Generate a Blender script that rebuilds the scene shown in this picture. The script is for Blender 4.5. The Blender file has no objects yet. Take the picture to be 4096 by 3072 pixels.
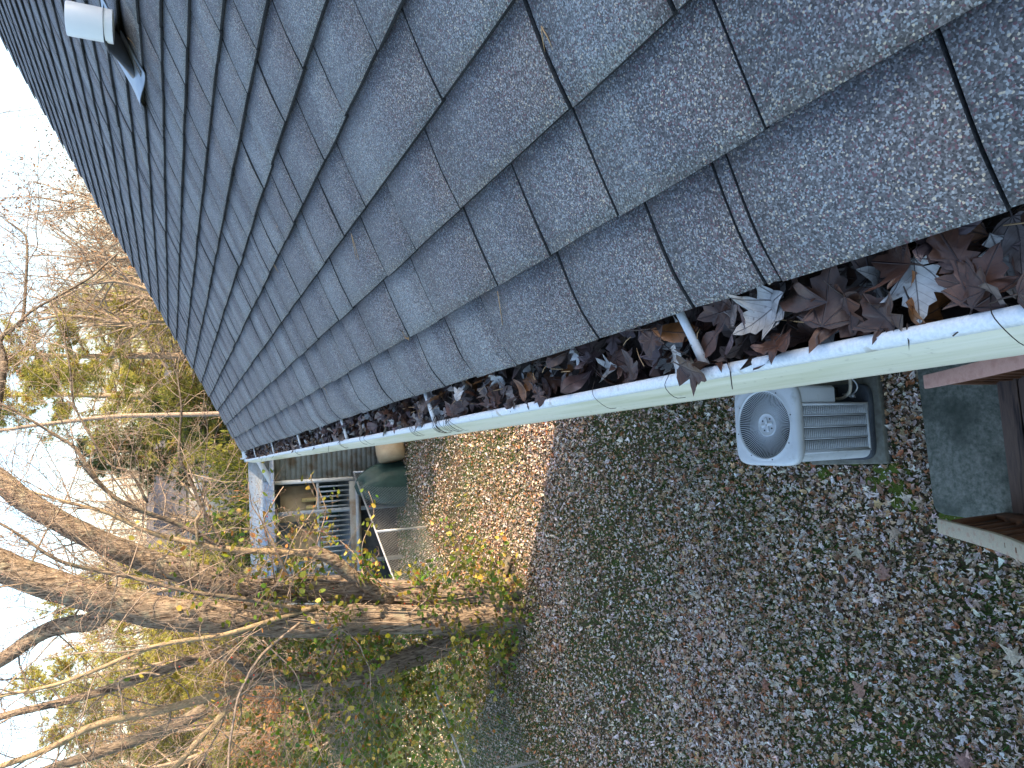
import bpy, math, random
import numpy as np
from mathutils import Vector, Matrix
rng = np.random.default_rng(11); random.seed(5)
rad = math.radians
SC = bpy.context.scene
COL = SC.collection

# ------------------------------------------------------------------ camera, sky, sun, exposure
CAMZ = 5.0
CAM = np.array([0., 0., CAMZ])
FPX, PITCH, YAW = 1500.0 * 4096 / 2212, rad(26.138), rad(6.673)      # focal length in photograph pixels
FW = np.array([math.sin(YAW) * math.cos(PITCH), math.cos(YAW) * math.cos(PITCH), -math.sin(PITCH)])
RT = np.array([math.cos(YAW), -math.sin(YAW), 0.0])
UP = np.cross(RT, FW)
cd = bpy.data.cameras.new('camera'); cam = bpy.data.objects.new('camera', cd); COL.objects.link(cam)
cd.sensor_fit = 'HORIZONTAL'; cd.sensor_width = 36.0; cd.lens = 36.0 * FPX / 4096
cd.clip_start = 0.02; cd.clip_end = 2000
m = np.eye(4); m[:3, 0] = -UP; m[:3, 1] = RT; m[:3, 2] = -FW; m[:3, 3] = CAM   # the phone was held sideways
cam.matrix_world = Matrix(m.tolist())
SC.camera = cam

SUN_EL, SUN_AZ = rad(21.0), rad(26.0)       # sun comes from the ridge side (+X), a little from behind
SUND = np.array([math.cos(SUN_AZ) * math.cos(SUN_EL), -math.sin(SUN_AZ) * math.cos(SUN_EL), math.sin(SUN_EL)])
w = bpy.data.worlds.new('World'); SC.world = w; w.use_nodes = True
nt = w.node_tree; nt.nodes.clear()
sky = nt.nodes.new('ShaderNodeTexSky'); sky.sky_type = 'NISHITA'; sky.sun_disc = False
sky.sun_elevation = SUN_EL; sky.sun_rotation = math.atan2(SUND[0], SUND[1])
sky.air_density = 1.0; sky.dust_density = 1.5; sky.ozone_density = 1.0
bg = nt.nodes.new('ShaderNodeBackground'); bg.inputs['Strength'].default_value = 0.15
wo = nt.nodes.new('ShaderNodeOutputWorld')
nt.links.new(sky.outputs[0], bg.inputs[0]); nt.links.new(bg.outputs[0], wo.inputs[0])
ld = bpy.data.lights.new('sun', 'SUN'); ld.energy = 3.4; ld.angle = rad(1.0); ld.color = (1.0, 0.75, 0.50)
sun = bpy.data.objects.new('sun', ld); COL.objects.link(sun)
sun.rotation_euler = Vector((-SUND).tolist()).to_track_quat('-Z', 'Y').to_euler()
sun.location = (20, -5, 20)
vs = SC.view_settings; vs.view_transform = 'Standard'; vs.look = 'None'; vs.gamma = 1.0; vs.exposure = 1.85
SC.render.film_transparent = False
SC.cycles.max_bounces = 6; SC.cycles.diffuse_bounces = 3; SC.cycles.glossy_bounces = 2
SC.cycles.transparent_max_bounces = 8

# ------------------------------------------------------------------ pixel helpers (a pixel gives a direction only)
def ray(px, py):
    d = FW * FPX + RT * (1536.0 - py) + UP * (2048.0 - px)
    return d / np.linalg.norm(d)
def on_z(px, py, z):                        # where the pixel's ray meets the height z
    r = ray(px, py); return CAM + r * ((z - CAMZ) / r[2])
def on_y(px, py, Y):                        # where it meets the upright plane Y
    r = ray(px, py); return CAM + r * (Y / r[1])
def project(P):
    Q = np.asarray(P, float) - CAM; z = Q @ FW
    z = np.where(z < 1e-3, 1e-3, z)
    return np.stack([2048 - Q @ UP / z * FPX, 1536 - Q @ RT / z * FPX], -1), z

# ------------------------------------------------------------------ mesh builder
class MB:
    def __init__(s): s.v = []; s.f = []; s.n = 0; s.c = []; s.uv = []
    def add(s, v, f, col=None, uv=None):
        v = np.asarray(v, float).reshape(-1, 3)
        s.v.append(v)
        for a in (f if isinstance(f, list) else [f]):
            a = np.asarray(a, int)
            if a.size: s.f.append(a + s.n)
        s.n += len(v)
        if col is not None:
            col = np.asarray(col, float)
            if col.ndim == 1: col = np.tile(col, (len(v), 1))
            s.c.append(col)
        if uv is not None: s.uv.append(np.asarray(uv, float))
        return s
    def box(s, c, size, rz=0., col=None, rx=0., ry=0.):
        hx, hy, hz = np.asarray(size, float) / 2
        v = np.array([[x, y, z] for x in (-hx, hx) for y in (-hy, hy) for z in (-hz, hz)])
        R = np.array(Matrix.Rotation(rz, 3, 'Z') @ Matrix.Rotation(ry, 3, 'Y') @ Matrix.Rotation(rx, 3, 'X'))
        v = v @ R.T + np.asarray(c, float)
        return s.add(v, BOXF, col)
    def box2(s, lo, hi, col=None):
        lo = np.asarray(lo, float); hi = np.asarray(hi, float)
        return s.box((lo + hi) / 2, hi - lo, col=col)
    def hexa(s, b, t, col=None):            # eight corners: four bottom (ccw), four top
        v = np.array(list(b) + list(t), float)
        return s.add(v, np.array([[3, 2, 1, 0], [4, 5, 6, 7], [0, 1, 5, 4], [1, 2, 6, 5], [2, 3, 7, 6], [3, 0, 4, 7]]), col)
    def tube(s, P, r, sides=6, col=None, cap=True):
        P = np.asarray(P, float); n = len(P)
        r = np.broadcast_to(np.asarray(r, float), (n,))
        T = np.gradient(P, axis=0); T /= np.linalg.norm(T, axis=1)[:, None] + 1e-12
        a = np.array([0, 0, 1.]) if abs(T[0, 2]) < .9 else np.array([1., 0, 0])
        N = np.zeros_like(P); u = np.cross(T[0], a); u /= np.linalg.norm(u)
        for i in range(n):
            u = u - T[i] * (u @ T[i]); u /= np.linalg.norm(u) + 1e-12; N[i] = u
        B = np.cross(T, N)
        an = np.arange(sides) * 2 * np.pi / sides
        V = P[:, None] + r[:, None, None] * (np.cos(an)[None, :, None] * N[:, None] + np.sin(an)[None, :, None] * B[:, None])
        V = V.reshape(-1, 3)
        i = np.arange(n - 1)[:, None] * sides; j = np.arange(sides)[None]; k = (j + 1) % sides
        F = np.stack([i + j, i + k, i + sides + k, i + sides + j], -1).reshape(-1, 4)
        fs = [F]
        if cap and sides > 2:
            fs.append(np.arange(sides)[::-1][None]); fs.append((np.arange(sides) + (n - 1) * sides)[None])
        return s.add(V, fs, col)
    def build(s, name, mat, parent=None, origin=None, smooth=False, **props):
        V = np.concatenate(s.v) if s.v else np.zeros((0, 3))
        if origin is None: origin = PLOC.get(parent.name, np.zeros(3)) if parent is not None else np.zeros(3)
        origin = np.asarray(origin, float)
        me = bpy.data.meshes.new(name)
        me.vertices.add(len(V)); me.vertices.foreach_set('co', (V - origin).astype(np.float32).ravel())
        loops = np.concatenate([a.ravel() for a in s.f]); tot = np.concatenate([np.full(len(a), a.shape[1]) for a in s.f])
        st = np.concatenate([[0], np.cumsum(tot)[:-1]])
        me.loops.add(len(loops)); me.loops.foreach_set('vertex_index', loops.astype(np.int32))
        me.polygons.add(len(tot)); me.polygons.foreach_set('loop_start', st.astype(np.int32))
        me.polygons.foreach_set('loop_total', tot.astype(np.int32))
        if smooth: me.polygons.foreach_set('use_smooth', np.ones(len(tot), bool))
        if s.c:
            C = np.concatenate(s.c); C = np.concatenate([C, np.ones((len(C), 1))], 1) if C.shape[1] == 3 else C
            at = me.color_attributes.new('Col', 'FLOAT_COLOR', 'POINT'); at.data.foreach_set('color', C.astype(np.float32).ravel())
        if s.uv:
            UVS = np.concatenate(s.uv); ul = me.uv_layers.new(name='UVMap')
            ul.data.foreach_set('uv', UVS[loops].astype(np.float32).ravel())
        me.update(calc_edges=True); me.validate()
        if mat is not None: me.materials.append(mat)
        o = bpy.data.objects.new(name, me); COL.objects.link(o)
        if parent is not None: o.parent = parent; PLOC[o.name] = origin; o.location = (0, 0, 0)
        else: o.location = origin.tolist(); PLOC[o.name] = origin
        for k, v in props.items(): o[k] = v
        return o
BOXF = np.array([[0, 1, 3, 2], [4, 6, 7, 5], [0, 4, 5, 1], [2, 3, 7, 6], [0, 2, 6, 4], [1, 5, 7, 3]])
PLOC = {}
def thing(name, loc, label, category, group=None):
    o = bpy.data.objects.new(name, None); o.empty_display_size = .2; COL.objects.link(o)
    o.location = [float(x) for x in loc]; PLOC[o.name] = np.asarray(loc, float)
    o['label'] = label; o['category'] = category
    if group: o['group'] = group
    return o
def tag(o, label, category, group=None):
    o['label'] = label; o['category'] = category
    if group: o['group'] = group
    return o
def bevel(o, wd=.004, seg=2):
    b = o.modifiers.new('bevel', 'BEVEL'); b.width = wd; b.segments = seg; b.limit_method = 'ANGLE'; return o
def catmull(P, n):
    P = np.asarray(P, float); Q = np.vstack([2 * P[0] - P[1], P, 2 * P[-1] - P[-2]])
    t = np.linspace(0, len(P) - 1, n); i = np.minimum(t.astype(int), len(P) - 2); f = (t - i)[:, None]
    a, b, c, d = Q[i], Q[i + 1], Q[i + 2], Q[i + 3]
    return .5 * ((2 * b) + (-a + c) * f + (2 * a - 5 * b + 4 * c - d) * f ** 2 + (-a + 3 * b - 3 * c + d) * f ** 3)
def sm_noise(x, y, seed, f=1.0, octv=4):   # cheap smooth 2-D noise by sines, roughly -1..1
    r = np.random.default_rng(seed); out = np.zeros(np.broadcast(x, y).shape); amp = 1.; tot = 0
    for o in range(octv):
        for _ in range(3):
            a = r.uniform(0, 2 * np.pi); k = f * r.uniform(.7, 1.4); ph = r.uniform(0, 6.28)
            out = out + amp * np.sin(k * (np.cos(a) * x + np.sin(a) * y) + ph)
        tot += amp * 1.8; amp *= .6; f *= 2.1
    return out / tot

# ------------------------------------------------------------------ materials
class NT:
    def __init__(s, name):
        s.m = bpy.data.materials.new(name); s.m.use_nodes = True; s.t = s.m.node_tree; s.b = s.t.nodes['Principled BSDF']
    def n(s, typ, **kw):
        x = s.t.nodes.new(typ)
        for k, v in kw.items(): setattr(x, k, v)
        return x
    def l(s, a, b): s.t.links.new(a, b)
    def val(s, sock, v):
        if hasattr(v, 'is_output') or isinstance(v, bpy.types.NodeSocket): s.l(v, sock)
        else: sock.default_value = v
    def math(s, op, a, b=0.0, c=None):
        x = s.n('ShaderNodeMath', operation=op); s.val(x.inputs[0], a); s.val(x.inputs[1], b)
        if c is not None: s.val(x.inputs[2], c)
        return x.outputs[0]
    def mix(s, f, a, b, blend='MIX'):
        x = s.n('ShaderNodeMix', data_type='RGBA', blend_type=blend); s.val(x.inputs[0], f)
        for sock, v in ((x.inputs[6], a), (x.inputs[7], b)):
            if isinstance(v, tuple): sock.default_value = v if len(v) == 4 else (*v, 1)
            else: s.l(v, sock)
        return x.outputs[2]
    def noise(s, vec, scale, detail=3., rough=.55, out=0, dist=0.):
        x = s.n('ShaderNodeTexNoise'); x.inputs['Scale'].default_value = scale; x.inputs['Detail'].default_value = detail
        x.inputs['Roughness'].default_value = rough; x.inputs['Distortion'].default_value = dist
        if vec is not None: s.l(vec, x.inputs['Vector'])
        return x.outputs[out]
    def vor(s, vec, scale, out='Color', feature='F1'):
        x = s.n('ShaderNodeTexVoronoi', feature=feature); x.inputs['Scale'].default_value = scale
        if vec is not None: s.l(vec, x.inputs['Vector'])
        return x.outputs[out]
    def ramp(s, f, pts, interp='LINEAR'):
        x = s.n('ShaderNodeValToRGB'); s.val(x.inputs[0], f); e = x.color_ramp.elements; x.color_ramp.interpolation = interp
        while len(e) < len(pts): e.new(.5)
        for k, (p, c) in enumerate(pts):
            e[k].position = p; e[k].color = (*c, 1) if len(c) == 3 else c
        return x.outputs[0]
    def obj(s): return s.n('ShaderNodeTexCoord').outputs['Object']
    def mapping(s, vec, sc=(1, 1, 1), rot=(0, 0, 0)):
        x = s.n('ShaderNodeMapping'); s.l(vec, x.inputs[0]); x.inputs['Scale'].default_value = sc; x.inputs['Rotation'].default_value = rot
        return x.outputs[0]
    def bump(s, h, strength=.3, dist=.01):
        x = s.n('ShaderNodeBump'); x.inputs['Strength'].default_value = strength; x.inputs['Distance'].default_value = dist
        s.l(h, x.inputs['Height']); s.l(x.outputs[0], s.b.inputs['Normal'])
    def fin(s, col=None, rough=.6, spec=.4, metal=0.):
        if col is not None: s.val(s.b.inputs['Base Color'], col if not isinstance(col, tuple) else (*col[:3], 1))
        s.val(s.b.inputs['Roughness'], rough); s.b.inputs['Specular IOR Level'].default_value = spec; s.b.inputs['Metallic'].default_value = metal
        return s.m
def attr_mat(name, rough=.6, spec=.3, nscale=0., amt=.35, trans=0.):
    t = NT(name); a = t.n('ShaderNodeAttribute', attribute_name='Col').outputs['Color']
    if nscale:
        f = t.noise(t.obj(), nscale, 3); a = t.mix(amt, a, t.ramp(f, [(.3, (.25, .25, .25)), (.7, (1.7, 1.7, 1.7))]), 'MULTIPLY')
    mt = t.fin(a, rough, spec)
    if trans:
        tr = t.n('ShaderNodeBsdfTranslucent'); t.l(a, tr.inputs[0]); ms = t.n('ShaderNodeMixShader'); ms.inputs[0].default_value = trans
        t.l(t.b.outputs[0], ms.inputs[1]); t.l(tr.outputs[0], ms.inputs[2]); t.l(ms.outputs[0], t.t.nodes['Material Output'].inputs[0])
    return mt
def mottled(name, c1, c2, scale, rough=.6, spec=.3, sc=(1, 1, 1), bump=.2, bd=.01, detail=5., metal=0., extra=None):
    t = NT(name); v = t.mapping(t.obj(), sc); f = t.noise(v, scale, detail, .6)
    c = t.mix(t.ramp(f, [(.32, (0, 0, 0)), (.68, (1, 1, 1))]), c1, c2)
    if extra: c = t.mix(t.ramp(t.noise(v, extra[1], 4), [(extra[2], (0, 0, 0)), (extra[3], (1, 1, 1))]), c, extra[0])
    if bump: t.bump(f, bump, bd)
    return t.fin(c, rough, spec, metal)

def m_shingle():
    t = NT('shingle_granules'); uv = t.n('ShaderNodeTexCoord').outputs['UV']; ob = t.obj()
    sx = t.n('ShaderNodeSeparateXYZ'); t.l(uv, sx.inputs[0])
    row = t.math('FLOOR', t.math('DIVIDE', sx.outputs[1], 10.0)); vv = t.math('SUBTRACT', sx.outputs[1], t.math('MULTIPLY', row, 10.0))
    jit = t.math('MULTIPLY', t.noise(ob, 160, 2), .03)
    wn0 = t.n('ShaderNodeTexWhiteNoise', noise_dimensions='1D'); t.l(row, wn0.inputs['W'])
    u = t.math('ADD', t.math('ADD', sx.outputs[0], jit), t.math('MULTIPLY', wn0.outputs[0], 3.0))
    cell = t.math('FLOOR', t.math('DIVIDE', u, .118))
    cx = t.n('ShaderNodeCombineXYZ'); t.l(cell, cx.inputs[0]); t.l(row, cx.inputs[1])
    wn = t.n('ShaderNodeTexWhiteNoise', noise_dimensions='2D'); t.l(cx.outputs[0], wn.inputs['Vector'])
    base = t.ramp(wn.outputs[0], [(0., (.112, .113, .120)), (.30, (.150, .150, .156)), (.55, (.140, .126, .128)), (.74, (.205, .212, .212)), (1., (.265, .28, .28))])
    base = t.mix(.35, base, (.205, .188, .180))
    g = t.n('ShaderNodeTexVoronoi', feature='F1'); g.inputs['Scale'].default_value = 560; t.l(ob, g.inputs['Vector'])
    gs = t.n('ShaderNodeSeparateColor'); t.l(g.outputs['Color'], gs.inputs[0])
    k = t.ramp(gs.outputs[0], [(0., (.26, .26, .27)), (.45, (.62, .62, .62)), (.8, (1.0, 1.0, 1.0)), (1., (1.75, 1.75, 1.75))])
    c = t.mix(1., base, k, 'MULTIPLY')
    c = t.mix(t.math('GREATER_THAN', gs.outputs[1], .955), c, (.52, .44, .33))
    c = t.mix(t.math('GREATER_THAN', gs.outputs[2], .93), c, (.15, .075, .085))
    c = t.mix(t.math('MULTIPLY', t.math('LESS_THAN', gs.outputs[2], .12), .8), c, (.34, .37, .38))
    st = t.noise(ob, 7, 5, .6)
    c = t.mix(1., c, t.ramp(st, [(.3, (.80, .80, .82)), (.7, (1.15, 1.15, 1.13))]), 'MULTIPLY')
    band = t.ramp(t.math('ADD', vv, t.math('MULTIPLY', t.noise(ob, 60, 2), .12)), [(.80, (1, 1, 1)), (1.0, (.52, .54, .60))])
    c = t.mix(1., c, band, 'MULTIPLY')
    h = t.math('ADD', t.math('MULTIPLY', g.outputs['Distance'], -1.), t.math('MULTIPLY', gs.outputs[0], .6))
    t.bump(h, .35, .0016)
    return t.fin(c, .62, .45)
def m_leaf_big():
    t = NT('wet_leaf'); a = t.n('ShaderNodeAttribute', attribute_name='Col').outputs['Color']
    uv = t.n('ShaderNodeTexCoord').outputs['UV']; sx = t.n('ShaderNodeSeparateXYZ'); t.l(uv, sx.inputs[0])
    ax = t.math('ABSOLUTE', sx.outputs[0]); y = sx.outputs[1]; mk = None
    for an in (0., 38., 72.):               # midrib and side veins from the base
        ca, sa = math.cos(rad(an)), math.sin(rad(an))
        d = t.math('ABSOLUTE', t.math('SUBTRACT', t.math('MULTIPLY', ax, ca), t.math('MULTIPLY', y, sa)))
        mk = d if mk is None else t.math('MINIMUM', mk, d)
    # fine side veins: stripes that climb away from the midrib
    sv = t.math('ABSOLUTE', t.math('SUBTRACT', t.math('FRACT', t.math('MULTIPLY', t.math('SUBTRACT', y, t.math('MULTIPLY', ax, .8)), 7.)), .5))
    fine = t.math('LESS_THAN', sv, .05)
    vein = t.ramp(mk, [(.004, (1, 1, 1)), (.014, (0, 0, 0))])
    ob = t.obj(); f = t.noise(ob, 45, 4); f2 = t.noise(ob, 160, 3)
    c = t.mix(1., a, t.ramp(f, [(.3, (.6, .58, .56)), (.7, (1.35, 1.35, 1.35))]), 'MULTIPLY')
    c = t.mix(t.ramp(f2, [(.62, (0, 0, 0)), (.72, (.55, .55, .55))]), c, (.03, .018, .014))
    c = t.mix(t.math('MULTIPLY', fine, .35), c, (.03, .02, .02))
    c = t.mix(t.math('MULTIPLY', vein, .75), c, (.028, .02, .022))
    t.bump(t.math('ADD', t.math('MULTIPLY', vein, .8), f), .5, .003)
    return t.fin(c, .42, .5)
def m_bark(name, c1, c2, c3, stretch=.22, scale=26, bump=.9, bd=.02):
    t = NT(name); v = t.mapping(t.obj(), (1, 1, stretch)); wv = t.noise(v, scale, 5, .62, dist=.6)
    r = t.ramp(wv, [(.36, (0, 0, 0)), (.58, (1, 1, 1))])
    c = t.mix(r, c1, c2); li = t.noise(t.obj(), 5, 5, .65)
    c = t.mix(t.ramp(li, [(.55, (0, 0, 0)), (.68, (.75, .75, .75))]), c, c3)
    t.bump(wv, bump, bd); return t.fin(c, .85, .2)
def m_wood(name, c1, c2, axis_scale, knots=None, rough=.7, scale=14, bump=.25):
    t = NT(name); v = t.mapping(t.obj(), axis_scale); f = t.noise(v, scale, 6, .65, dist=1.2)
    c = t.mix(t.ramp(f, [(.3, (0, 0, 0)), (.7, (1, 1, 1))]), c1, c2)
    if knots is not None: c = t.mix(t.ramp(t.noise(v, scale * .35, 4), [(.52, (0, 0, 0)), (.66, (1, 1, 1))]), c, knots)
    t.bump(f, bump, .004); return t.fin(c, rough, .3)
M = {}
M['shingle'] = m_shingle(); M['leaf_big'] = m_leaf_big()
M['asphalt'] = mottled('asphalt_edge', (.012, .012, .014), (.045, .047, .05), 300, .9, .2, bump=.3, bd=.001)
M['leaf'] = attr_mat('dry_leaf', .6, .35, 60, .5); M['green'] = attr_mat('foliage', .55, .3, 0, 0, .4)
M['grass'] = attr_mat('grass_blade', .6, .25, 0, 0, .2)
M['gut_lip'] = mottled('gutter_lip_paint', (.62, .66, .68), (.80, .83, .84), 260, .42, .5, bump=.25, bd=.002, extra=((.45, .43, .36), 30, .62, .72))
def m_gutface():
    t = NT('gutter_face_paint'); ob = t.obj(); v = t.mapping(ob, (40, 1.2, 60))
    f = t.noise(v, 1.0, 4, .6); c = t.mix(t.ramp(f, [(.3, (0, 0, 0)), (.7, (1, 1, 1))]), (.80, .78, .62), (.86, .845, .72))
    al = t.noise(t.mapping(ob, (14, 1.1, 14)), 1.0, 5, .65)
    c = t.mix(t.ramp(al, [(.5, (0, 0, 0)), (.68, (.75, .75, .75))]), c, (.50, .51, .30))
    c = t.mix(t.ramp(t.noise(ob, 90, 3), [(.64, (0, 0, 0)), (.72, (.4, .4, .4))]), c, (.42, .40, .30))
    return t.fin(c, .38, .5)
M['gut_face'] = m_gutface()
M['white_tube'] = mottled('hanger_paint', (.72, .74, .74), (.52, .52, .50), 60, .45, .5, bump=.1, extra=((.12, .10, .09), 140, .64, .68))
M['white_metal'] = mottled('white_paint', (.72, .73, .72), (.60, .62, .62), 9, .5, .4, bump=.05)
M['pvc'] = mottled('pvc_pipe', (.78, .78, .77), (.70, .71, .71), 6, .35, .5, bump=.02)
M['rubber'] = mottled('boot_rubber', (.030, .033, .040), (.055, .058, .066), 8, .42, .5, bump=.1)
M['flash'] = mottled('flashing_metal', (.30, .34, .38), (.42, .46, .50), 14, .35, .5, bump=.15, metal=.4)
M['soil'] = mottled('gutter_muck', (.014, .010, .008), (.045, .028, .02), 60, .7, .3, bump=.6, bd=.01)
M['ac'] = mottled('ac_enamel', (.56, .59, .61), (.64, .67, .69), 3.5, .40, .45, bump=.02, extra=((.47, .49, .48), 11, .60, .74))
M['ac_dark'] = mottled('ac_louver', (.47, .50, .52), (.54, .57, .59), 7, .45, .4, bump=.03)
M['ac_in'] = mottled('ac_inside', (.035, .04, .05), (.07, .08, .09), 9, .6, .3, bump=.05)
M['ac_fan'] = mottled('fan_blade', (.16, .17, .19), (.22, .23, .25), 9, .5, .4, bump=.02)
M['copper'] = mottled('line_insulation', (.34, .30, .22), (.5, .46, .38), 30, .5, .4)
M['conc'] = mottled('mossy_concrete', (.085, .100, .078), (.25, .25, .215), 34, .85, .25, bump=.5, bd=.004, detail=8., extra=((.055, .066, .052), 2.6, .48, .70))
M['pad'] = mottled('ac_pad', (.12, .115, .09), (.2, .2, .17), 20, .85, .2, bump=.4)
M['pinkrail'] = m_wood('rail_stain', (.52, .29, .24), (.60, .36, .30), (8, 1, 8), (.48, .26, .21), .55, 6, .12)
M['newwood'] = m_wood('weathered_pine', (.60, .51, .37), (.44, .40, .31), (14, 1.6, 14), (.47, .33, .25), .7, 5, .2)
M['tread'] = m_wood('tread_wood', (.20, .135, .105), (.11, .08, .07), (1.5, 22, 10), (.028, .024, .030), .75, 3.4, .4)
M['brownwood'] = m_wood('brown_wood', (.20, .085, .04), (.13, .056, .03), (10, 10, 1.2), (.05, .026, .018), .7, 5, .2)
M['bark'] = m_bark('tree_bark', (.06, .042, .032), (.30, .235, .175), (.33, .32, .24), .16, 34, 1.0, .035)
M['bark_dark'] = m_bark('dark_bark', (.07, .055, .045), (.20, .16, .12), (.16, .17, .12))
M['twig'] = m_bark('twig_bark', (.24, .18, .11), (.36, .28, .18), (.30, .28, .16), .5, 30, .3, .004)
M['twig_grey'] = m_bark('twig_grey', (.20, .155, .125), (.31, .25, .20), (.26, .22, .16), .5, 30, .3, .004)
M['far_bark'] = m_bark('far_bark', (.20, .15, .11), (.36, .29, .22), (.25, .22, .18), .3, 12, .3)
M['siding'] = mottled('siding_paint', (.205, .215, .195), (.275, .28, .255), 5, .6, .3, bump=.1, extra=((.16, .115, .075), 3.0, .5, .68))
M['shed_roof'] = mottled('shed_roof_metal', (.30, .35, .41), (.17, .20, .22), 5, .35, .5, sc=(3, 1, 1), bump=.1, metal=.3)
M['tan'] = mottled('tan_board', (.52, .40, .25), (.42, .30, .18), 6, .7, .3, bump=.1)
M['yellow'] = mottled('yellow_board', (.56, .44, .18), (.46, .36, .16), 8, .7, .3)
M['dkgreen'] = mottled('dark_green_paint', (.012, .045, .038), (.02, .065, .055), 6, .5, .4, bump=.1)
M['tarp'] = mottled('green_tarp', (.018, .045, .038), (.035, .075, .062), 5, .45, .4, bump=.5, bd=.03)
M['bluegrey'] = mottled('blue_grey_board', (.22, .26, .30), (.30, .34, .37), 9, .6, .3, bump=.1)
M['galv'] = mottled('galvanised_steel', (.55, .57, .58), (.42, .44, .45), 30, .35, .5, bump=.05, metal=.5)
M['wire'] = mottled('chain_wire', (.30, .31, .31), (.38, .39, .39), 40, .45, .5, bump=0, metal=.4)
M['housewall'] = mottled('house_wall_paint', (.50, .49, .45), (.57, .56, .52), 5, .7, .3, bump=.05)
M['farwall'] = mottled('far_house_paint', (.72, .68, .62), (.80, .77, .72), 2, .7, .3, bump=0)
M['farroof'] = mottled('far_house_roof', (.10, .095, .10), (.15, .14, .14), 3, .8, .2, bump=0)
M['darkglass'] = mottled('window_glass', (.03, .035, .04), (.05, .06, .07), 3, .15, .5, bump=0)
M['needle'] = mottled('dry_pine_needle', (.36, .22, .10), (.46, .30, .16), 30, .6, .3, bump=0)
M['moss'] = mottled('moss', (.075, .11, .018), (.13, .16, .03), 40, .9, .15, bump=.8, bd=.02)

# ------------------------------------------------------------------ ground
def ground_z(x, y):
    x = np.asarray(x, float); y = np.asarray(y, float)
    near = .014 * sm_noise(x, y, 3, 1.1, 3) * np.clip((np.hypot(x, y - 3.0) - 1.6) / 2., 0, 1)
    d = np.hypot(x, y); t = np.clip((d - 34) / 130., 0, 1)
    return near - .014 + 9.0 * t * t * (3 - 2 * t) + .5 * t * sm_noise(x, y, 8, .05, 3)
def m_ground():
    t = NT('lawn_soil'); ob = t.obj(); a = t.noise(ob, 1.3, 5, .6); b = t.noise(ob, 22, 5, .65)
    c = t.mix(t.ramp(b, [(.35, (0, 0, 0)), (.65, (1, 1, 1))]), (.06, .045, .03), (.17, .13, .08))
    c = t.mix(t.ramp(a, [(.40, (0, 0, 0)), (.62, (.85, .85, .85))]), c, t.mix(b, (.035, .058, .016), (.075, .10, .03)))
    sx = t.n('ShaderNodeSeparateXYZ'); t.l(ob, sx.inputs[0])
    far = t.math('ADD', t.math('ADD', sx.outputs[1], t.math('MULTIPLY', sx.outputs[0], -1.47)), t.math('MULTIPLY', a, 3.0))
    lawn = t.mix(b, (.06, .10, .026), (.115, .15, .05))
    c = t.mix(t.ramp(t.math('DIVIDE', far, 40.), [(.45, (0, 0, 0)), (.52, (.8, .8, .8))]), c, lawn)
    c = t.mix(t.ramp(t.math('DIVIDE', sx.outputs[1], 100.), [(.30, (0, 0, 0)), (.42, (1, 1, 1))]), c, t.mix(a, (.17, .12, .075), (.12, .10, .05)))
    t.bump(b, .5, .03); return t.fin(c, .95, .1)
gx = np.concatenate([-np.geomspace(500, 9, 22), np.linspace(-8.5, 8.5, 69), np.geomspace(9, 500, 22)])
gy = np.concatenate([-np.geomspace(300, 4.5, 14), np.linspace(-4, 22, 105), np.geomspace(23, 900, 34)])
GX, GY = np.meshgrid(gx, gy); gv = np.stack([GX, GY, ground_z(GX, GY)], -1).reshape(-1, 3)
nx = len(gx); ii = (np.arange(len(gy) - 1)[:, None] * nx + np.arange(nx - 1)[None]).ravel()
mb = MB(); mb.add(gv, np.stack([ii, ii + 1, ii + nx + 1, ii + nx], -1))
mb.build('ground', m_ground(), smooth=True, kind='structure')

# ------------------------------------------------------------------ house: wall, roof with shingles, gutter
TH = rad(27.8); RD = np.array([math.cos(TH), 0, math.sin(TH)]); RN = np.array([-math.sin(TH), 0, math.cos(TH)])
def roofP(s, Y, h=0.):                      # s up the slope, Y along the eave, h off the roof deck
    s, Y, h = np.broadcast_arrays(np.asarray(s, float), np.asarray(Y, float), np.asarray(h, float))
    return CAM + RN * (-.592 + h)[..., None] + RD * s[..., None] + np.array([0, 1., 0]) * Y[..., None]
S0, EXPO, RAKE0, NEARY = -.117, .1415, 6.755, -1.3
house = thing('house', (4.2, 0, 0), 'house whose grey shingled roof slopes down to a leaf filled white gutter', 'house')
ridge = roofP(4.44, 0.)
mb = MB()
e0 = roofP(S0 + .012, 0., -.002)
for (a, b) in ((-7.5, 6.54),):
    rz, rx = ridge[2] - .002, ridge[0]; ex, ez = e0[0], e0[2]; ox = rx + 1.45; oz = rz - 1.45 * math.tan(TH)
    mb.hexa([(ex, a, ez - .02), (ex, b, ez - .02), (rx, b, rz - .02), (rx, a, rz - .02)], [(ex, a, ez), (ex, b, ez), (rx, b, rz), (rx, a, rz)])
    mb.hexa([(rx, a, rz - .02), (rx, b, rz - .02), (ox, b, oz - .02), (ox, a, oz - .02)], [(rx, a, rz), (rx, b, rz), (ox, b, oz), (ox, a, oz)])
roof = mb.build('roof', mottled('roof_deck', (.07, .07, .075), (.11, .11, .12), 30, .9, .2), house)
mb = MB(); mb.box2((.62, -7.2, 0), (5.3, 6.38, 4.33)).build('wall', M['housewall'], house)
mb = MB(); mb.add([(.64, 6.375, 4.30), (5.28, 6.375, 4.30), (5.28, 6.375, 5.75), (4.2, 6.375, 6.25), (.64, 6.36, 4.30), (5.28, 6.36, 4.30), (5.28, 6.36, 5.75), (4.2, 6.36, 6.25), (5.28, -7.2, 4.30), (5.28, -7.2, 5.75)], [np.array([[0, 1, 2, 3], [7, 6, 5, 4], [5, 8, 9, 6]])])
mb.build('gable', M['housewall'], house)
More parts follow.
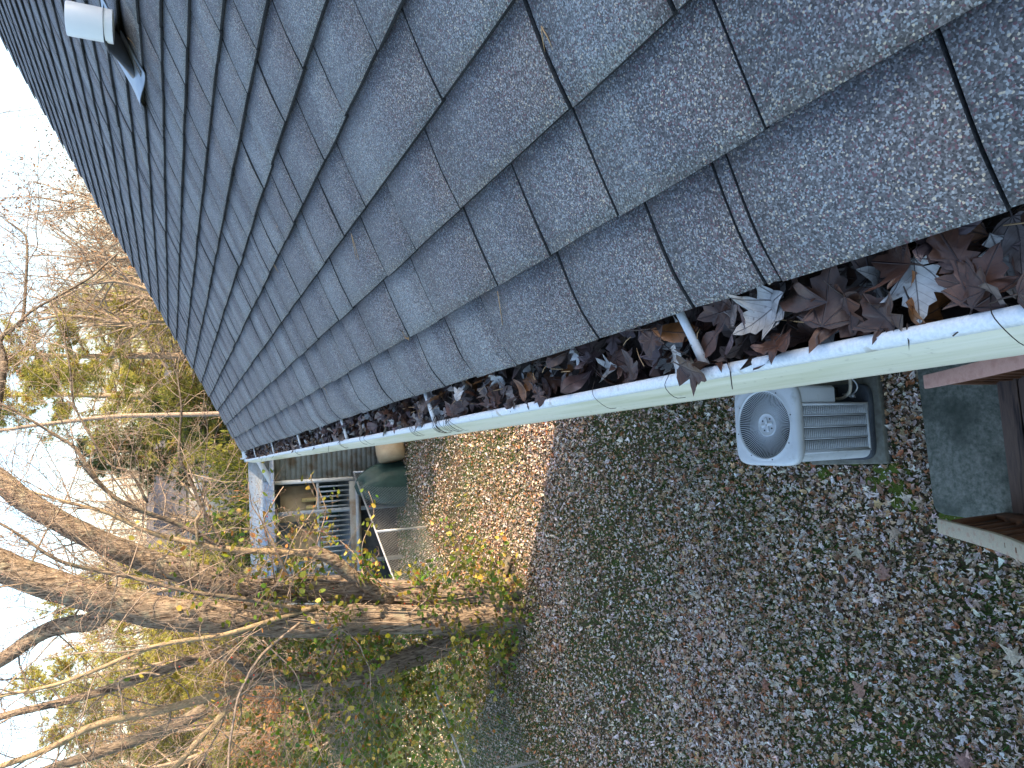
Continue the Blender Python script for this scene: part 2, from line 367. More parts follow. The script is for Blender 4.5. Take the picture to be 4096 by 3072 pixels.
mb = MB(); mb.box2((.202, -7.4, 4.24), (.224, 6.62, 4.402)); mb.build('fascia', M['white_metal'], house)
mb = MB(); mb.box2((.226, -7.3, 4.25), (.615, 6.37, 4.262)); mb.build('soffit', M['white_metal'], house)
mb = MB()
a0 = roofP(S0 + .02, 6.665, -.03); a1 = roofP(4.44, 6.51, -.03)
mb.hexa([a0 + (0, 0, -.12), a0 + (0, .022, -.12), a1 + (0, .022, -.12), a1 + (0, 0, -.12)], [a0, a0 + (0, .022, 0), a1 + (0, .022, 0), a1])
mb.build('rake_board', M['white_metal'], house)
mb = MB(); a0 = roofP(S0 + .012, 6.70, .0012); a1 = roofP(4.44, 6.545, .0012)
mb.hexa([a0 + (0, 0, -.03), a0 + (0, .040, -.03), a1 + (0, .040, -.03), a1 + (0, 0, -.03)], [a0, a0 + (0, .040, 0), a1 + (0, .040, 0), a1])
mb.build('drip_edge', M['gut_lip'], house)

# joints that can be read off the photograph for the lowest rows (pixel columns along each course line)
JPX = {0: [3127, 3062, 2771, 2392, 2057, 1898, 1773, 1647, 1566, 1470, 1441, 1355, 1303, 1268, 1238, 1203, 1180, 1150, 1116, 1097, 1071, 1039, 1018, 1002, 988],
       1: [3079, 2486, 2215, 2003, 1765, 1647, 1525, 1456, 1405, 1340, 1287, 1230, 1203, 1160, 1127, 1104, 1077, 1053, 1026, 1002, 985, 968],
       2: [2714, 2298, 1854, 1674, 1558, 1418, 1362, 1280, 1235, 1199, 1150, 1120, 1090, 1060, 1040, 1015, 990, 970, 950],
       3: [2108, 1780, 1470, 1384, 1307, 1278, 1208, 1160, 1131, 1095, 1060, 1035, 1010, 985, 960, 940]}
ys = np.linspace(-.25, 6.7, 3000); tabs = []
for k in range(32):
    sk = S0 + EXPO * k; Yj = []; RAKE = RAKE0 - .034 * (sk + .1)
    if k in JPX:
        px = project(roofP(np.full_like(ys, sk), ys, .009))[0][:, 0]
        Yj = sorted(float(np.interp(-p, -px, ys)) for p in JPX[k])
    y = Yj[0] if Yj else rng.uniform(.0, .3); pre = []
    while y > NEARY: y -= rng.uniform(.20, .36); pre.append(y)
    Yj = pre[::-1] + Yj; y = Yj[-1]
    while y < RAKE - .16:
        y += rng.uniform(.14, .29) if rng.random() > .08 else rng.uniform(.035, .07)
        if y < RAKE - .08: Yj.append(y)
        else: break
    Yj.append(RAKE + rng.uniform(-.006, .010))
    for a, b in zip(Yj[:-1], Yj[1:]):
        if b - a > .012: tabs.append((k, a, b))
def tab_mesh(k, a, b, lift):
    r = np.random.default_rng(int(k * 10000 + (a + 5) * 1000)); sk = S0 + EXPO * k + r.normal(0, .0012)
    L = EXPO + .03 if k < 31 else EXPO
    sg = np.array([0, .012, .03, .05, .075, .105, .14, L]) if k == 0 else np.array([0, .03, .07, .11, .142, L])
    gap = .0021 if k < 2 else .0030; a += gap; b -= gap
    wob = r.normal(0, .0009, 4)
    h = .0145 - .0105 * np.clip(sg / EXPO, 0, 1) + .0022 * np.sin(np.pi * np.clip(sg / EXPO, 0, 1)) * r.uniform(.2, 1.6) + lift
    nY = 3; Yg = np.linspace(a, b, nY); SG, YG = np.meshgrid(sg, Yg, indexing='ij'); Hh = np.repeat(h[:, None], nY, 1)
    Hh = Hh + np.interp(YG, [a, b], wob[:2]) * (1 - np.clip(SG / EXPO, 0, 1))
    if k == 0:
        dr = np.interp(YG, [-1, .4, 1.1, 2.2, 4, 6.7], [.004, .006, .010, .018, .016, .010])
        Hh = Hh - dr * np.clip((.062 - SG) / .062, 0, 1) ** 1.4
    edge = np.where(SG < .001, r.normal(0, .0008, SG.shape), 0)
    T = roofP(sk + SG + edge, YG, Hh); B = roofP(sk + SG + edge, YG, Hh - .0075)
    ns = len(sg); V = np.concatenate([T.reshape(-1, 3), B.reshape(-1, 3)]); N = ns * nY
    i = (np.arange(ns - 1)[:, None] * nY + np.arange(nY - 1)[None]).ravel()
    F = [np.stack([i, i + nY, i + nY + 1, i + 1], -1)]
    j = np.arange(nY - 1); F.append(np.stack([j, j + 1, j + 1 + N, j + N], -1))
    for c in (0, nY - 1):
        q = np.arange(ns - 1) * nY + c; f = np.stack([q, q + N, q + nY + N, q + nY], -1); F.append(f if c == 0 else f[:, ::-1])
    nt_ = len(F[0]); mi = np.concatenate([np.zeros(nt_, int)] + [np.ones(len(x_), int) for x_ in F[1:]])
    uvv = k * 10. + np.clip(SG / EXPO, 0, 1.4)
    uv = np.stack([YG, uvv], -1).reshape(-1, 2)
    return V, F, np.concatenate([uv, uv]), mi
info = []
for (k, a, b) in tabs:
    q, z = project(roofP(np.array([S0 + EXPO * k] * 2 + [S0 + EXPO * (k + 1)] * 2), np.array([a, b, b, a]), .006))
    q = np.clip(q, [0, 0], [4096, 3072]); ar = .5 * abs(np.dot(q[:, 0], np.roll(q[:, 1], 1)) - np.dot(q[:, 1], np.roll(q[:, 0], 1)))
    if b < .05: ar = 0
    info.append(ar)
def edge_mats(o, mi):                        # the cut edges show the asphalt core
    o.data.materials.append(M['asphalt']); o.data.polygons.foreach_set('material_index', mi.astype(np.int32)); return o
rest_mi = []
order = np.argsort(-np.array(info)); big = set(order[:300].tolist()); rest = MB()
for i, (k, a, b) in enumerate(tabs):
    V, F, uv, mi = tab_mesh(k, a, b, rng.choice([0, 0, 0, .0012, .002]))
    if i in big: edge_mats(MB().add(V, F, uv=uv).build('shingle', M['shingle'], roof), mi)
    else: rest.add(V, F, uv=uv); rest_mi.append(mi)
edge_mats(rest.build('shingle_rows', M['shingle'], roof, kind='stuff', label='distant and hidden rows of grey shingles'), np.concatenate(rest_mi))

prof = np.array([(.0835, 4.396), (.079, 4.386), (.0725, 4.362), (.0680, 4.338), (.0672, 4.320), (.0715, 4.302), (.084, 4.288), (.108, 4.283), (.194, 4.283), (.198, 4.30), (.199, 4.415)])
def extrude_y(mbx, pr, ya, yb, n, wob=0.):
    Y = np.linspace(ya, yb, n); W = wob * sm_noise(Y, 0 * Y, 4, 1.7, 2)
    V = np.stack([np.stack([pr[:, 0] + wq, np.full(len(pr), yq), pr[:, 1] + .6 * wq], -1) for yq, wq in zip(Y, W)]).reshape(-1, 3)
    p = len(pr); i = (np.arange(n - 1)[:, None] * p + np.arange(p - 1)[None]).ravel()
    return mbx.add(V, np.stack([i, i + p, i + p + 1, i + 1], -1))
mb = MB(); extrude_y(mb, prof, -4.0, 6.70, 60, .0015); gutter = mb.build('gutter', M['gut_face'], house, smooth=True)
lipp = np.array([(.1005, 4.388), (.0995, 4.398), (.0980, 4.4025), (.0940, 4.4045), (.0880, 4.4035), (.0845, 4.4005), (.0830, 4.3955), (.0845, 4.392), (.093, 4.391), (.1005, 4.388)])
mb = MB(); extrude_y(mb, lipp, -4.0, 6.70, 60, .0015); mb.build('lip', M['gut_lip'], gutter, smooth=True)
mb = MB(); pc = prof.copy(); cv = np.array([(x, 6.702, z) for x, z in pc]); cv2 = cv + (0, .004, 0); n = len(pc)
mb.add(np.concatenate([cv, cv2]), [np.arange(n)[None, ::-1], (np.arange(n) + n)[None]]); mb.build('end_cap', M['gut_lip'], gutter)
for Y in (-.33, .684, 1.695, 2.69, 3.74, 4.80, 5.9):
    P = np.array([(.215, Y + .02, 4.412), (.180, Y + .015, 4.409), (.14, Y, 4.402), (.1005, Y - .012, 4.394)])
    mb = MB().tube(P, [.0052, .0056, .0056, .0062], 10); mb.build('hanger', M['white_tube'], gutter, smooth=True)
mb = MB(); mb.box2((.105, 6.735, 4.30), (.112, 6.775, 4.44)); mb.box2((.112, 6.735, 4.31), (.30, 6.741, 4.425)); mb.build('rake_return', M['gut_lip'], house)

# vent pipe
def lathe(mbx, c, prof, n=32):
    an = np.arange(n) * 2 * np.pi / n
    V = np.concatenate([np.stack([c[0] + r * np.cos(an), c[1] + r * np.sin(an), np.full(n, c[2] + z)], -1) for r, z in prof])
    i = np.arange(len(prof) - 1)[:, None] * n; j = np.arange(n)[None]; k = (j + 1) % n
    return mbx.add(V, np.stack([i + j, i + k, i + n + k, i + n + j], -1).reshape(-1, 4))
def roof_at(px, py, h):                      # the roof surface under a pixel
    rr = ray(px, py); return CAM + rr * ((-.592 + h) / (rr @ RN))
PH = .215                                    # pipe height above the roof at its axis
vb = roof_at(266, 72, PH * math.cos(TH)) - (0, 0, PH)
vent = thing('vent_pipe', vb, 'white plastic plumbing vent pipe with dark rubber boot on the shingles', 'vent pipe')
mb = MB(); lathe(mb, vb, [(.050, PH - .125), (.050, PH - .003), (.0485, PH), (.044, PH), (.0435, PH - .004), (.0435, PH - .125)]); mb.build('pipe', M['pvc'], vent, smooth=True)
fc = roof_at(505, 205, .0); fs_, fyv = float((fc - CAM) @ RD), float(fc[1])
an = np.arange(40) * 2 * np.pi / 40; V = []
top = np.stack([vb[0] + .054 * np.cos(an), vb[1] + .054 * np.sin(an), np.full(40, vb[2] + PH - .100)], -1)
for t_, kx in ((0, 1.0), (.03, 1.10), (.06, 1.10), (.09, 1.22), (.12, 1.22), (.16, 1.12), (.4, 1.05), (.7, 1.0), (1., 1.0), (1.06, 1.06)):
    bot = roofP(fs_ + .085 * np.sin(an + np.pi / 2), fyv + .098 * np.cos(an + np.pi / 2), .012)
    c_ = np.stack([fs_ + .098 * np.cos(an), fyv + .098 * np.sin(an)], 0); bot = roofP(c_[0], c_[1], .014)
    ring = top * (1 - t_) + bot * t_; ce = ring.mean(0); V.append(ce + (ring - ce) * kx)
i = np.arange(9)[:, None] * 40; j = np.arange(40)[None]; k = (j + 1) % 40
mb = MB(); mb.add(np.concatenate(V), np.stack([i + j, i + k, i + 40 + k, i + 40 + j], -1).reshape(-1, 4)); mb.build('boot', M['rubber'], vent, smooth=True)
mb = MB(); sF = np.linspace(-.165, .13, 14); yF = np.linspace(-.15, .15, 14); SG, YG = np.meshgrid(sF, yF, indexing='ij')
hh = .015 + .020 * np.clip((-.06 - SG) / .1, 0, 1) * (.55 + .6 * np.sin(YG * 17 + .6))
T = roofP(fs_ + SG, fyv + YG, hh).reshape(-1, 3); Bq = roofP(fs_ + SG, fyv + YG, hh - .003).reshape(-1, 3)
i = (np.arange(13)[:, None] * 14 + np.arange(13)[None]).ravel(); f = np.stack([i, i + 14, i + 15, i + 1], -1)
mb.add(np.concatenate([T, Bq]), [f, f[:, ::-1] + 196]); mb.build('flashing', M['flash'], vent, smooth=True)

# ------------------------------------------------------------------ leaf shapes
def mirror(R, tip): R = np.array(R, float); L = R[::-1].copy(); L[:, 0] *= -1; return np.vstack([R, [tip], L[:-1] if abs(L[-1, 0]) < 1e-6 else L])
OUT = {'maple': mirror([(0, 0), (.13, -.03), (.26, .02), (.45, .13), (.36, .22), (.27, .31), (.40, .40), (.46, .50), (.56, .61), (.40, .61), (.22, .56), (.26, .70), (.15, .76), (.11, .90)], (0, 1.02)),
       'oak': mirror([(0, 0), (.05, .07), (.15, .15), (.09, .24), (.25, .33), (.13, .43), (.29, .56), (.15, .65), (.22, .80), (.09, .85)], (0, 1.0)),
       'oval': mirror([(0, 0), (.12, .12), (.20, .30), (.22, .48), (.17, .68), (.09, .85)], (0, 1.0)),
       'star': mirror([(0, 0), (.10, .05), (.42, .06), (.20, .26), (.56, .56), (.17, .50), (.13, .66)], (0, 1.0))}
LOW = {'d': mirror([(0, 0), (.30, .45)], (0, 1.0)), 'm': mirror([(0, 0), (.42, .12), (.24, .32), (.52, .60), (.18, .62)], (0, 1.0)),
       'o': mirror([(0, 0), (.20, .25), (.22, .6)], (0, 1.0)), 'r': mirror([(0, 0), (.30, .2), (.36, .55), (.18, .88)], (0, 1.0)), 's': mirror([(0, 0), (.16, .2), (.5, .5), (.15, .6)], (0, 1.0))}
def leaf_template(o):                       # outline, half ring and centre, flat
    c = np.array([0, .40]); P = np.vstack([o, c + (o - c) * .5, [c]]); n = len(o); a = np.arange(n); b = (a + 1) % n
    F = np.vstack([np.stack([a, b, b + n], -1), np.stack([a, b + n, a + n], -1), np.stack([a + n, b + n, np.full(n, 2 * n)], -1)])
    return P, F
TMPL = {k: leaf_template(v) for k, v in OUT.items()}
def low_template(o):
    c = np.array([[0, .42]]); P = np.vstack([o, c]); n = len(o); a = np.arange(n)
    return P, np.stack([a, (a + 1) % n, np.full(n, n)], -1)
LOWT = {k: low_template(v) for k, v in LOW.items()}
def curl(P, r, amt=1.0):
    x, y = P[:, 0], P[:, 1] - .4
    z = amt * (r.uniform(-.7, .9) * x * x + r.uniform(-.5, .6) * y * y + r.uniform(-.5, .5) * x * y + r.uniform(-.15, .35) * np.abs(x) + .05 * np.sin(9 * x + r.uniform(0, 6)) * np.cos(7 * y + r.uniform(0, 6)))
    rr = np.hypot(x, y); z = z + amt * r.uniform(.0, .9) * np.clip(rr - .38, 0, 1) ** 1.5
    return np.stack([P[:, 0], P[:, 1] - .4, z], -1)
def rot3(nrm, spin):
    z = np.asarray(nrm, float); z = z / np.linalg.norm(z); a = np.array([math.cos(spin), math.sin(spin), 0.]); x = a - z * (a @ z); x /= np.linalg.norm(x)
    return np.stack([x, np.cross(z, x), z], 1)
def big_leaf(kind, size, pos, nrm, spin, col, seed, amt=1., stem=True):
    r = np.random.default_rng(seed); P, F = TMPL[kind]; V = curl(P, r, amt) * size; R = rot3(nrm, spin)
    W = V @ R.T; mb = MB(); mb.add(W + pos, F, np.clip(np.asarray(col) * r.uniform(.85, 1.15), 0, 1), P)
    if stem:
        s0 = W[0]; d = R @ np.array([r.uniform(-.3, .3), -1, r.uniform(-.2, .3)]); Q = np.array([s0, s0 + d * size * .25, s0 + d * size * .5 + R @ np.array([r.uniform(-.15, .15), 0, .05]) * size])
        mb.tube(Q + pos, [.0011, .0008, .0007], 4, np.array([.03, .018, .014])); mb.uv.append(np.tile([[.3, .3]], (12, 1)))
    return mb
LC = {'dark brown': (.060, .030, .020), 'red brown': (.095, .042, .026), 'grey brown': (.16, .125, .11), 'pale grey': (.42, .41, .39), 'orange brown': (.20, .080, .026), 'plum brown': (.095, .060, .060)}
HANG = [.684, 1.695, 2.69, 3.74]
def zone(Y):
    if Y < .62: return 'before the first hanger'
    for i, h in enumerate(HANG):
        if abs(Y - h) < .075: return 'beside the %s hanger' % ('first', 'second', 'third', 'fourth')[i]
    if Y < HANG[1]: return 'between the first and second hangers'
    if Y < HANG[2]: return 'between the second and third hangers'
    return 'beyond the third hanger'

# ------------------------------------------------------------------ leaves in the gutter
mb = MB(); Yg = np.linspace(-3.9, 6.69, 200); xg = np.linspace(.075, .198, 6); XG, YG = np.meshgrid(xg, Yg)
ZG = 4.345 + .012 * sm_noise(XG * 8, YG, 6, 9, 3) + .15 * (XG - .09); ZG[:, 0] = 4.33
i = (np.arange(199)[:, None] * 6 + np.arange(5)[None]).ravel()
mb.add(np.stack([XG, YG, ZG], -1).reshape(-1, 3), np.stack([i, i + 1, i + 7, i + 6], -1))
mb.build('gutter_muck', M['soil'], smooth=True, kind='stuff', label='dark wet leaf muck lying in the gutter', category='muck')
kinds = ['maple'] * 6 + ['oak'] * 2 + ['oval']
cols = ['dark brown'] * 5 + ['red brown'] * 3 + ['grey brown'] * 3 + ['plum brown'] * 4 + ['pale grey'] * 2 + ['orange brown']
def gut_pose(r, lay):
    x = r.uniform(.100, .196); z = 4.358 + .0095 * lay + r.uniform(0, .022) + .04 * max(0, x - .12)
    if x > .168: z = min(z, 4.385)
    ti = abs(r.normal(0, .65)) + (.5 if r.random() < .18 else 0); az = r.uniform(0, 2 * np.pi)
    return x, z, np.array([math.sin(ti) * math.cos(az), math.sin(ti) * math.sin(az), max(math.cos(ti), .25)])
r = np.random.default_rng(21); under = MB()
def add_gut(mbx, Y, lay, sd, scale=1.):
    x, z, nrm = gut_pose(r, lay); k = kinds[r.integers(len(kinds))]; cn = cols[r.integers(len(cols))]
    sz = r.uniform(.034, .060) * scale * (1.15 if k != 'maple' else 1.)
    b = big_leaf(k, sz, np.array([x, Y, z]), nrm, r.uniform(0, 6.28), LC[cn], sd, r.uniform(.7, 1.9), r.random() < .6)
    return b, k, cn, np.array([x, Y, z])
def fit_gutter(b):                          # keep leaf tips inside the trough and under the shingle edge
    for V in b.v:
        lim = np.where(V[:, 0] > .166, 4.412, 4.425 - .0 * V[:, 0]); V[:, 2] = np.minimum(V[:, 2], lim)
        low = V[:, 2] < 4.4035; V[:, 0] = np.where(low, np.maximum(V[:, 0], .1015), V[:, 0]); V[:, 0] = np.minimum(V[:, 0], .1975)
    return b
for q in range(900):                        # lower layer and the far run of the gutter: one mass
    Y = r.uniform(-1.2, 6.68) if q < 480 else r.uniform(3.2, 6.68)
    b, k, cn, p = add_gut(None, Y, 0 if q < 480 else r.integers(0, 3), 1000 + q, 1.0)
    fit_gutter(b)
    for vv, ff, cc, uu in [(np.concatenate(b.v), b.f, np.concatenate(b.c), np.concatenate(b.uv))]:
        under.add(vv, [f for f in b.f], cc, uu)
under.build('gutter_leaf_mass', M['leaf_big'], kind='stuff', label='mass of brown leaves packed along the gutter', category='leaves')
for q in range(260):
    Y = (-.05 + .80 * (q + r.uniform(0, 1)) / 90) if q < 90 else .75 + 2.5 * (q - 90 + r.uniform(0, 1)) / 170
    b, k, cn, p = add_gut(None, Y, r.integers(1, 5), 3000 + q, r.uniform(.95, 1.25) if q < 90 else r.uniform(.85, 1.25)); fit_gutter(b)
    side = 'near the lip' if p[0] < .128 else ('under the shingle edge' if p[0] > .162 else 'in mid gutter')
    o = b.build('fallen_leaf', M['leaf_big'], None, p, smooth=True); ex = np.ptp(b.v[0], axis=0); att = 'upright' if ex[2] > .7 * max(ex[0], ex[1]) else ('flat' if ex[2] < .38 * max(ex[0], ex[1]) else 'tilted')
    tag(o, '%s %s %s %s leaf %s %s' % ('large' if max(ex) > .062 else ('small' if max(ex) < .044 else 'medium'), att, cn, {'maple': 'maple', 'oak': 'oak', 'oval': 'oval'}[k], side, zone(Y)), 'leaf', 'fallen leaves lying in the gutter')
for (px, py, z, kd, cn, sz, nrm, sp, lab) in (
        (2768, 1480, 4.412, 'maple', 'dark brown', .052, (-.45, .1, .9), 2.7, 'dark brown maple leaf hanging over the gutter lip by the first hanger'),
        (3665, 1135, 4.405, 'maple', 'pale grey', .058, (-.1, -.1, 1.), 1.5, 'large pale spotted maple leaf lying flat at the near end of the gutter'),
        (2690, 1330, 4.402, 'oval', 'orange brown', .072, (.3, -.5, .8), 2.9, 'long curled orange brown leaf just beyond the first hanger'),
        (2704, 1440, 4.405, 'maple', 'pale grey', .042, (-.2, .3, .9), 2.2, 'small pale grey maple leaf against the lip beyond the first hanger'),
        (3060, 1260, 4.405, 'maple', 'pale grey', .062, (.1, -.35, .9), .6, 'deeply cut pale grey maple leaf in mid gutter before the first hanger'),
        (2300, 1400, 4.400, 'oak', 'pale grey', .055, (-.3, .2, .8), 2.0, 'bleached veined leaf halfway between the first and second hangers'),
        (3660, 1260, 4.404, 'oval', 'orange brown', .030, (-.3, .3, .8), 1.9, 'slim orange winged seed at the near end of the gutter'),
        (3930, 1130, 4.402, 'maple', 'red brown', .054, (-.1, -.2, 1.), 4.2, 'large red brown maple leaf at the right edge of the view')):
    p = on_z(px, py, z); b = big_leaf(kd, sz, p, np.array(nrm, float), sp, LC[cn], int(px), 1.1)
    tag(b.build('fallen_leaf', M['leaf_big'], None, p, smooth=True), lab, 'leaf', 'fallen leaves lying in the gutter')
mb = MB()                                    # loose pine needles and twig bits mixed into the gutter leaves
for q in range(90):
    Y = r.uniform(.1, 6.4); x = r.uniform(.105, .168); a = r.uniform(0, 6.28); L = r.uniform(.03, .075); d = np.array([math.cos(a) * .4, math.sin(a), r.uniform(-.2, .2)]) * L
    p = np.array([x, Y, 4.402 + r.uniform(-.004, .004)]); e = p + d; e[0] = np.clip(e[0], .102, .168)
    mb.tube(np.array([p, (p + e) / 2 + (0, 0, .002), e]), .0007, 4)
mb.build('gutter_needles', M['needle'], kind='stuff', label='dry pine needles scattered over the gutter leaves', category='needles')
NEED = [((1130, 905), (1105, 905), (1140, 960), 'forked tan pine needle lying across the mid roof shingles'),
        ((2165, 105), (2190, 150), (2215, 205), 'split orange pine needle in a joint near the top of the view'),
        ((1990, 1165), (2000, 1230), (2010, 1300), 'pale pine needle in a joint of the lowest shingle row'),
        ((1405, 935), (1420, 985), (1435, 1040), 'thin pale pine needle pair on the fourth shingle row'),
        ((1080, 1020), (1095, 1055), (1115, 1090), 'tan pine needle along a joint left of the forked needle'),
        ((510, 150), (528, 168), (541, 190), 'orange pine needle beside the vent pipe flashing'),
        ((1290, 1547), (1303, 1560), (1310, 1580), 'bent tan pine needle across the second course line'),
        ((555, 590), (567, 620), (572, 650), 'short pale pine needle on the upper shingles'),
        ((1515, 60), (1530, 95), (1545, 120), 'tan pine needle low on a shingle at the top edge of the view')]
for pts, lab in [(n_[:3], n_[3]) for n_ in NEED]:
    P = np.array([roof_at(*q, .0125) for q in pts]); mb = MB(); mb.tube(P, [.0009, .0008, .0005], 5)
    if 'fork' in lab or 'split' in lab or 'pair' in lab: mb.tube(np.array([P[0], P[1] + (.004, .010, .001), P[2] + (.006, .018, .001)]), [.0008, .0007, .0004], 5)
    tag(mb.build('pine_needle', M['needle'], None, P[0]), lab, 'pine needle', 'pine needles on the roof')
p = roof_at(1625, 1340, .014); tag(big_leaf('oval', .034, p, RN + (.1, -.2, 0), 2.2, (.45, .24, .08), 77, 1.4).build('fallen_leaf', M['leaf_big'], None, p, smooth=True), 'small tan leaf curled on the second shingle course', 'leaf', 'stray leaves on the roof')
p = roof_at(938, 1697, .014); tag(big_leaf('oval', .03, p, RN, 1.2, (.5, .42, .34), 78, 1.8).build('fallen_leaf', M['leaf_big'], None, p, smooth=True), 'tiny pale leaf scrap near the far roof corner', 'leaf', 'stray leaves on the roof')
mb = MB()                                    # dark stalks and rootlets that hang over the lip
for (px, py, n_) in ((2370, 1560, 1), (2690, 1530, 1), (1745, 1690, 9), (1790, 1690, 7), (1640, 1715, 4), (3960, 1262, 1), (1450, 1745, 3), (1360, 1765, 3), (1180, 1800, 3)):
    b0 = on_z(px, py, 4.407)
    for q in range(n_):
        Y = b0[1] + r.normal(0, .012) * (n_ > 1); L = r.uniform(.012, .03); dy = r.normal(0, .012)
        mb.tube(catmull(np.array([(.112, Y, 4.402), (.096, Y + dy * .3, 4.4085), (.083, Y + dy, 4.4055), (.077 - .3 * L, Y + dy * 1.3, 4.399 - L * .5), (.074 - .2 * L, Y + dy * 1.1, 4.397 - L)]), 12), np.linspace(.0006, .0004, 12), 4)
mb.build('dangling_stalks', M['soil'], kind='stuff', label='thin dark leaf stalks dangling over the gutter lip', category='stalks')

# ------------------------------------------------------------------ lawn litter and grass
ACC, ACH = np.array([.145, 3.93]), .31
def blocked(x, y):
    b = (abs(x - ACC[0]) < .36) & (abs(y - ACC[1]) < .36)
    b |= (x > -.58) & (x < .66) & (y > .2) & (y < 3.27)
    b |= (x > .60) & (x < 5.3) & (y < 6.4)
    b |= (np.hypot(x + 2.35, y - 10.6) < .35)
    return b
def fence_side(x, y): return (y - 14.72) - (x + 1.42) * 1.494      # >0 beyond the chain link fence
def scatter_low(mbx, tk, pos, size, tilt, spin, col, r, curlamt=1.):
    P, F = LOWT[tk]; n = len(pos); m = len(P)
    x = np.broadcast_to(P[None, :, 0], (n, m)); y = np.broadcast_to(P[None, :, 1] - .42, (n, m)); u = lambda a, b: r.uniform(a, b, (n, 1))
    z = curlamt * (u(-.8, 1.) * x * x + u(-.6, .7) * y * y + u(-.6, .6) * x * y + u(-.2, .6) * abs(x) + u(0, .5) * np.clip(np.hypot(x, y) - .3, 0, 1))
    L = np.stack([x, y, z], -1) * size[:, None, None]
    az = r.uniform(0, 2 * np.pi, n); nz = np.stack([np.sin(tilt) * np.cos(az), np.sin(tilt) * np.sin(az), np.cos(tilt)], -1)
    a = np.stack([np.cos(spin), np.sin(spin), np.zeros(n)], -1); X = a - nz * (a * nz).sum(1)[:, None]; X /= np.linalg.norm(X, axis=1)[:, None]; Yv = np.cross(nz, X)
    W = L[..., 0:1] * X[:, None] + L[..., 1:2] * Yv[:, None] + L[..., 2:3] * nz[:, None] + pos[:, None]
    FF = (F[None] + (np.arange(n) * m)[:, None, None]).reshape(-1, 3)
    mbx.add(W.reshape(-1, 3), FF, np.repeat(col, m, 0))
PAL = np.array([(.74, .66, .58), (.60, .44, .32), (.36, .22, .13), (.44, .18, .08), (.12, .075, .045), (.64, .44, .22), (.60, .50, .43)])
PW = np.array([.24, .20, .16, .09, .11, .06, .14])
r = np.random.default_rng(31)
def litter_points(n, x0, x1, y0, y1, thr, seed):
    x = r.uniform(x0, x1, n); y = r.uniform(y0, y1, n); g = sm_noise(x, y, seed, 1.6, 4)
    keep = (r.random(n) < np.clip(.80 + .45 * g, .45, 1.)) & ~blocked(x, y); return x[keep], y[keep]
mb = MB()
for (n, x0, x1, y0, y1, thr) in ((80000, -4.6, 1.5, 2.0, 6.5, -.22), (135000, -7.4, 2.2, 6.5, 12.5, -.40), (45000, -7., 2.6, 12.5, 17.0, -.5)):
    x, y = litter_points(n, x0, x1, y0, y1, thr, 12)
    fs = fence_side(x, y); kp = (fs < 0) | (r.random(len(x)) < .35); x, y = x[kp], y[kp]; n = len(x)
    tk = r.choice(['m', 'o', 's', 'd'], n, p=[.25, .25, .15, .35] if y0 < 6 else [.1, .15, .05, .7]); size = r.gamma(5, .0064, n).clip(.02, .11)
    ci = r.choice(len(PAL), n, p=PW); col = PAL[ci] * r.uniform(.75, 1.2, (n, 1)) * (1 + r.normal(0, .05, (n, 3)))
    tilt = abs(r.normal(0, .55, n)).clip(0, 1.3); z = ground_z(x, y) + .008 + r.uniform(0, .022, n) + .25 * size * np.sin(tilt)
    pos = np.stack([x, y, z], -1); sp = r.uniform(0, 6.28, n)
    for k in 'mosd':
        s_ = tk == k; scatter_low(mb, k, pos[s_], size[s_], tilt[s_], sp[s_], np.clip(col[s_], .01, .9), r, 2.0)
n = 5200; x = r.uniform(-16, 3, n); y = r.uniform(10, 34, n); kp = fence_side(x, y) > .3; x, y = x[kp], y[kp]; n = len(x)
scatter_low(mb, 'o', np.stack([x, y, ground_z(x, y) + .02], -1), r.uniform(.06, .11, n), abs(r.normal(0, .3, n)), r.uniform(0, 6.28, n), PAL[r.choice(len(PAL), n, p=PW)], r)
mb.build('leaf_litter', M['leaf'], kind='stuff', label='brown and pale fallen leaves strewn over the lawn', category='leaves')
mb = MB()
def grass(n, x0, x1, y0, y1, seed, thr, hmin, hmax, sgn=-1, cr=None):
    x = r.uniform(x0, x1, n); y = r.uniform(y0, y1, n); g = sm_noise(x, y, 12, 1.6, 4) * sgn; g2 = sm_noise(x, y, seed, 3.1, 3)
    kp = (g + .5 * g2 + r.normal(0, .2, n) > thr) & ~blocked(x, y); x, y = x[kp], y[kp]; n = len(x)
    h = r.uniform(hmin, hmax, n); a = r.uniform(0, 6.28, n); wv = r.uniform(.0016, .0034, n); ln = r.uniform(.1, .9, n) * h; b = r.uniform(0, 6.28, n)
    z = ground_z(x, y); p = np.stack([x, y, z], -1); d = np.stack([np.cos(a) * wv, np.sin(a) * wv, 0 * a], -1); l = np.stack([np.cos(b) * ln, np.sin(b) * ln, h], -1)
    V = np.stack([p - d, p + d, p + l * .55 + d * .8 + (0, 0, .004), p + l], 1).reshape(-1, 3); i = np.arange(n) * 4
    c = np.stack([r.uniform(.06, .13, n), r.uniform(.13, .23, n), r.uniform(.025, .05, n)], -1); dry = r.random(n) < .22; c[dry] = (.20, .17, .09)
    mb.add(V, np.concatenate([np.stack([i, i + 1, i + 2], -1), np.stack([i, i + 2, i + 3], -1)]), np.repeat(c, 4, 0))
grass(80000, -4.6, 1.3, 2.2, 6.5, 5, -.30, .03, .085); grass(80000, -7.4, 2.0, 6.5, 12.5, 5, -.25, .03, .085); grass(26000, -11, 1.5, 9.5, 20, 9, -.4, .05, .10, 1)
mb.build('lawn_grass', M['grass'], kind='stuff', label='short green grass showing between the fallen leaves', category='grass')
mb = MB()                                    # moss cushions beside the condenser and the walk
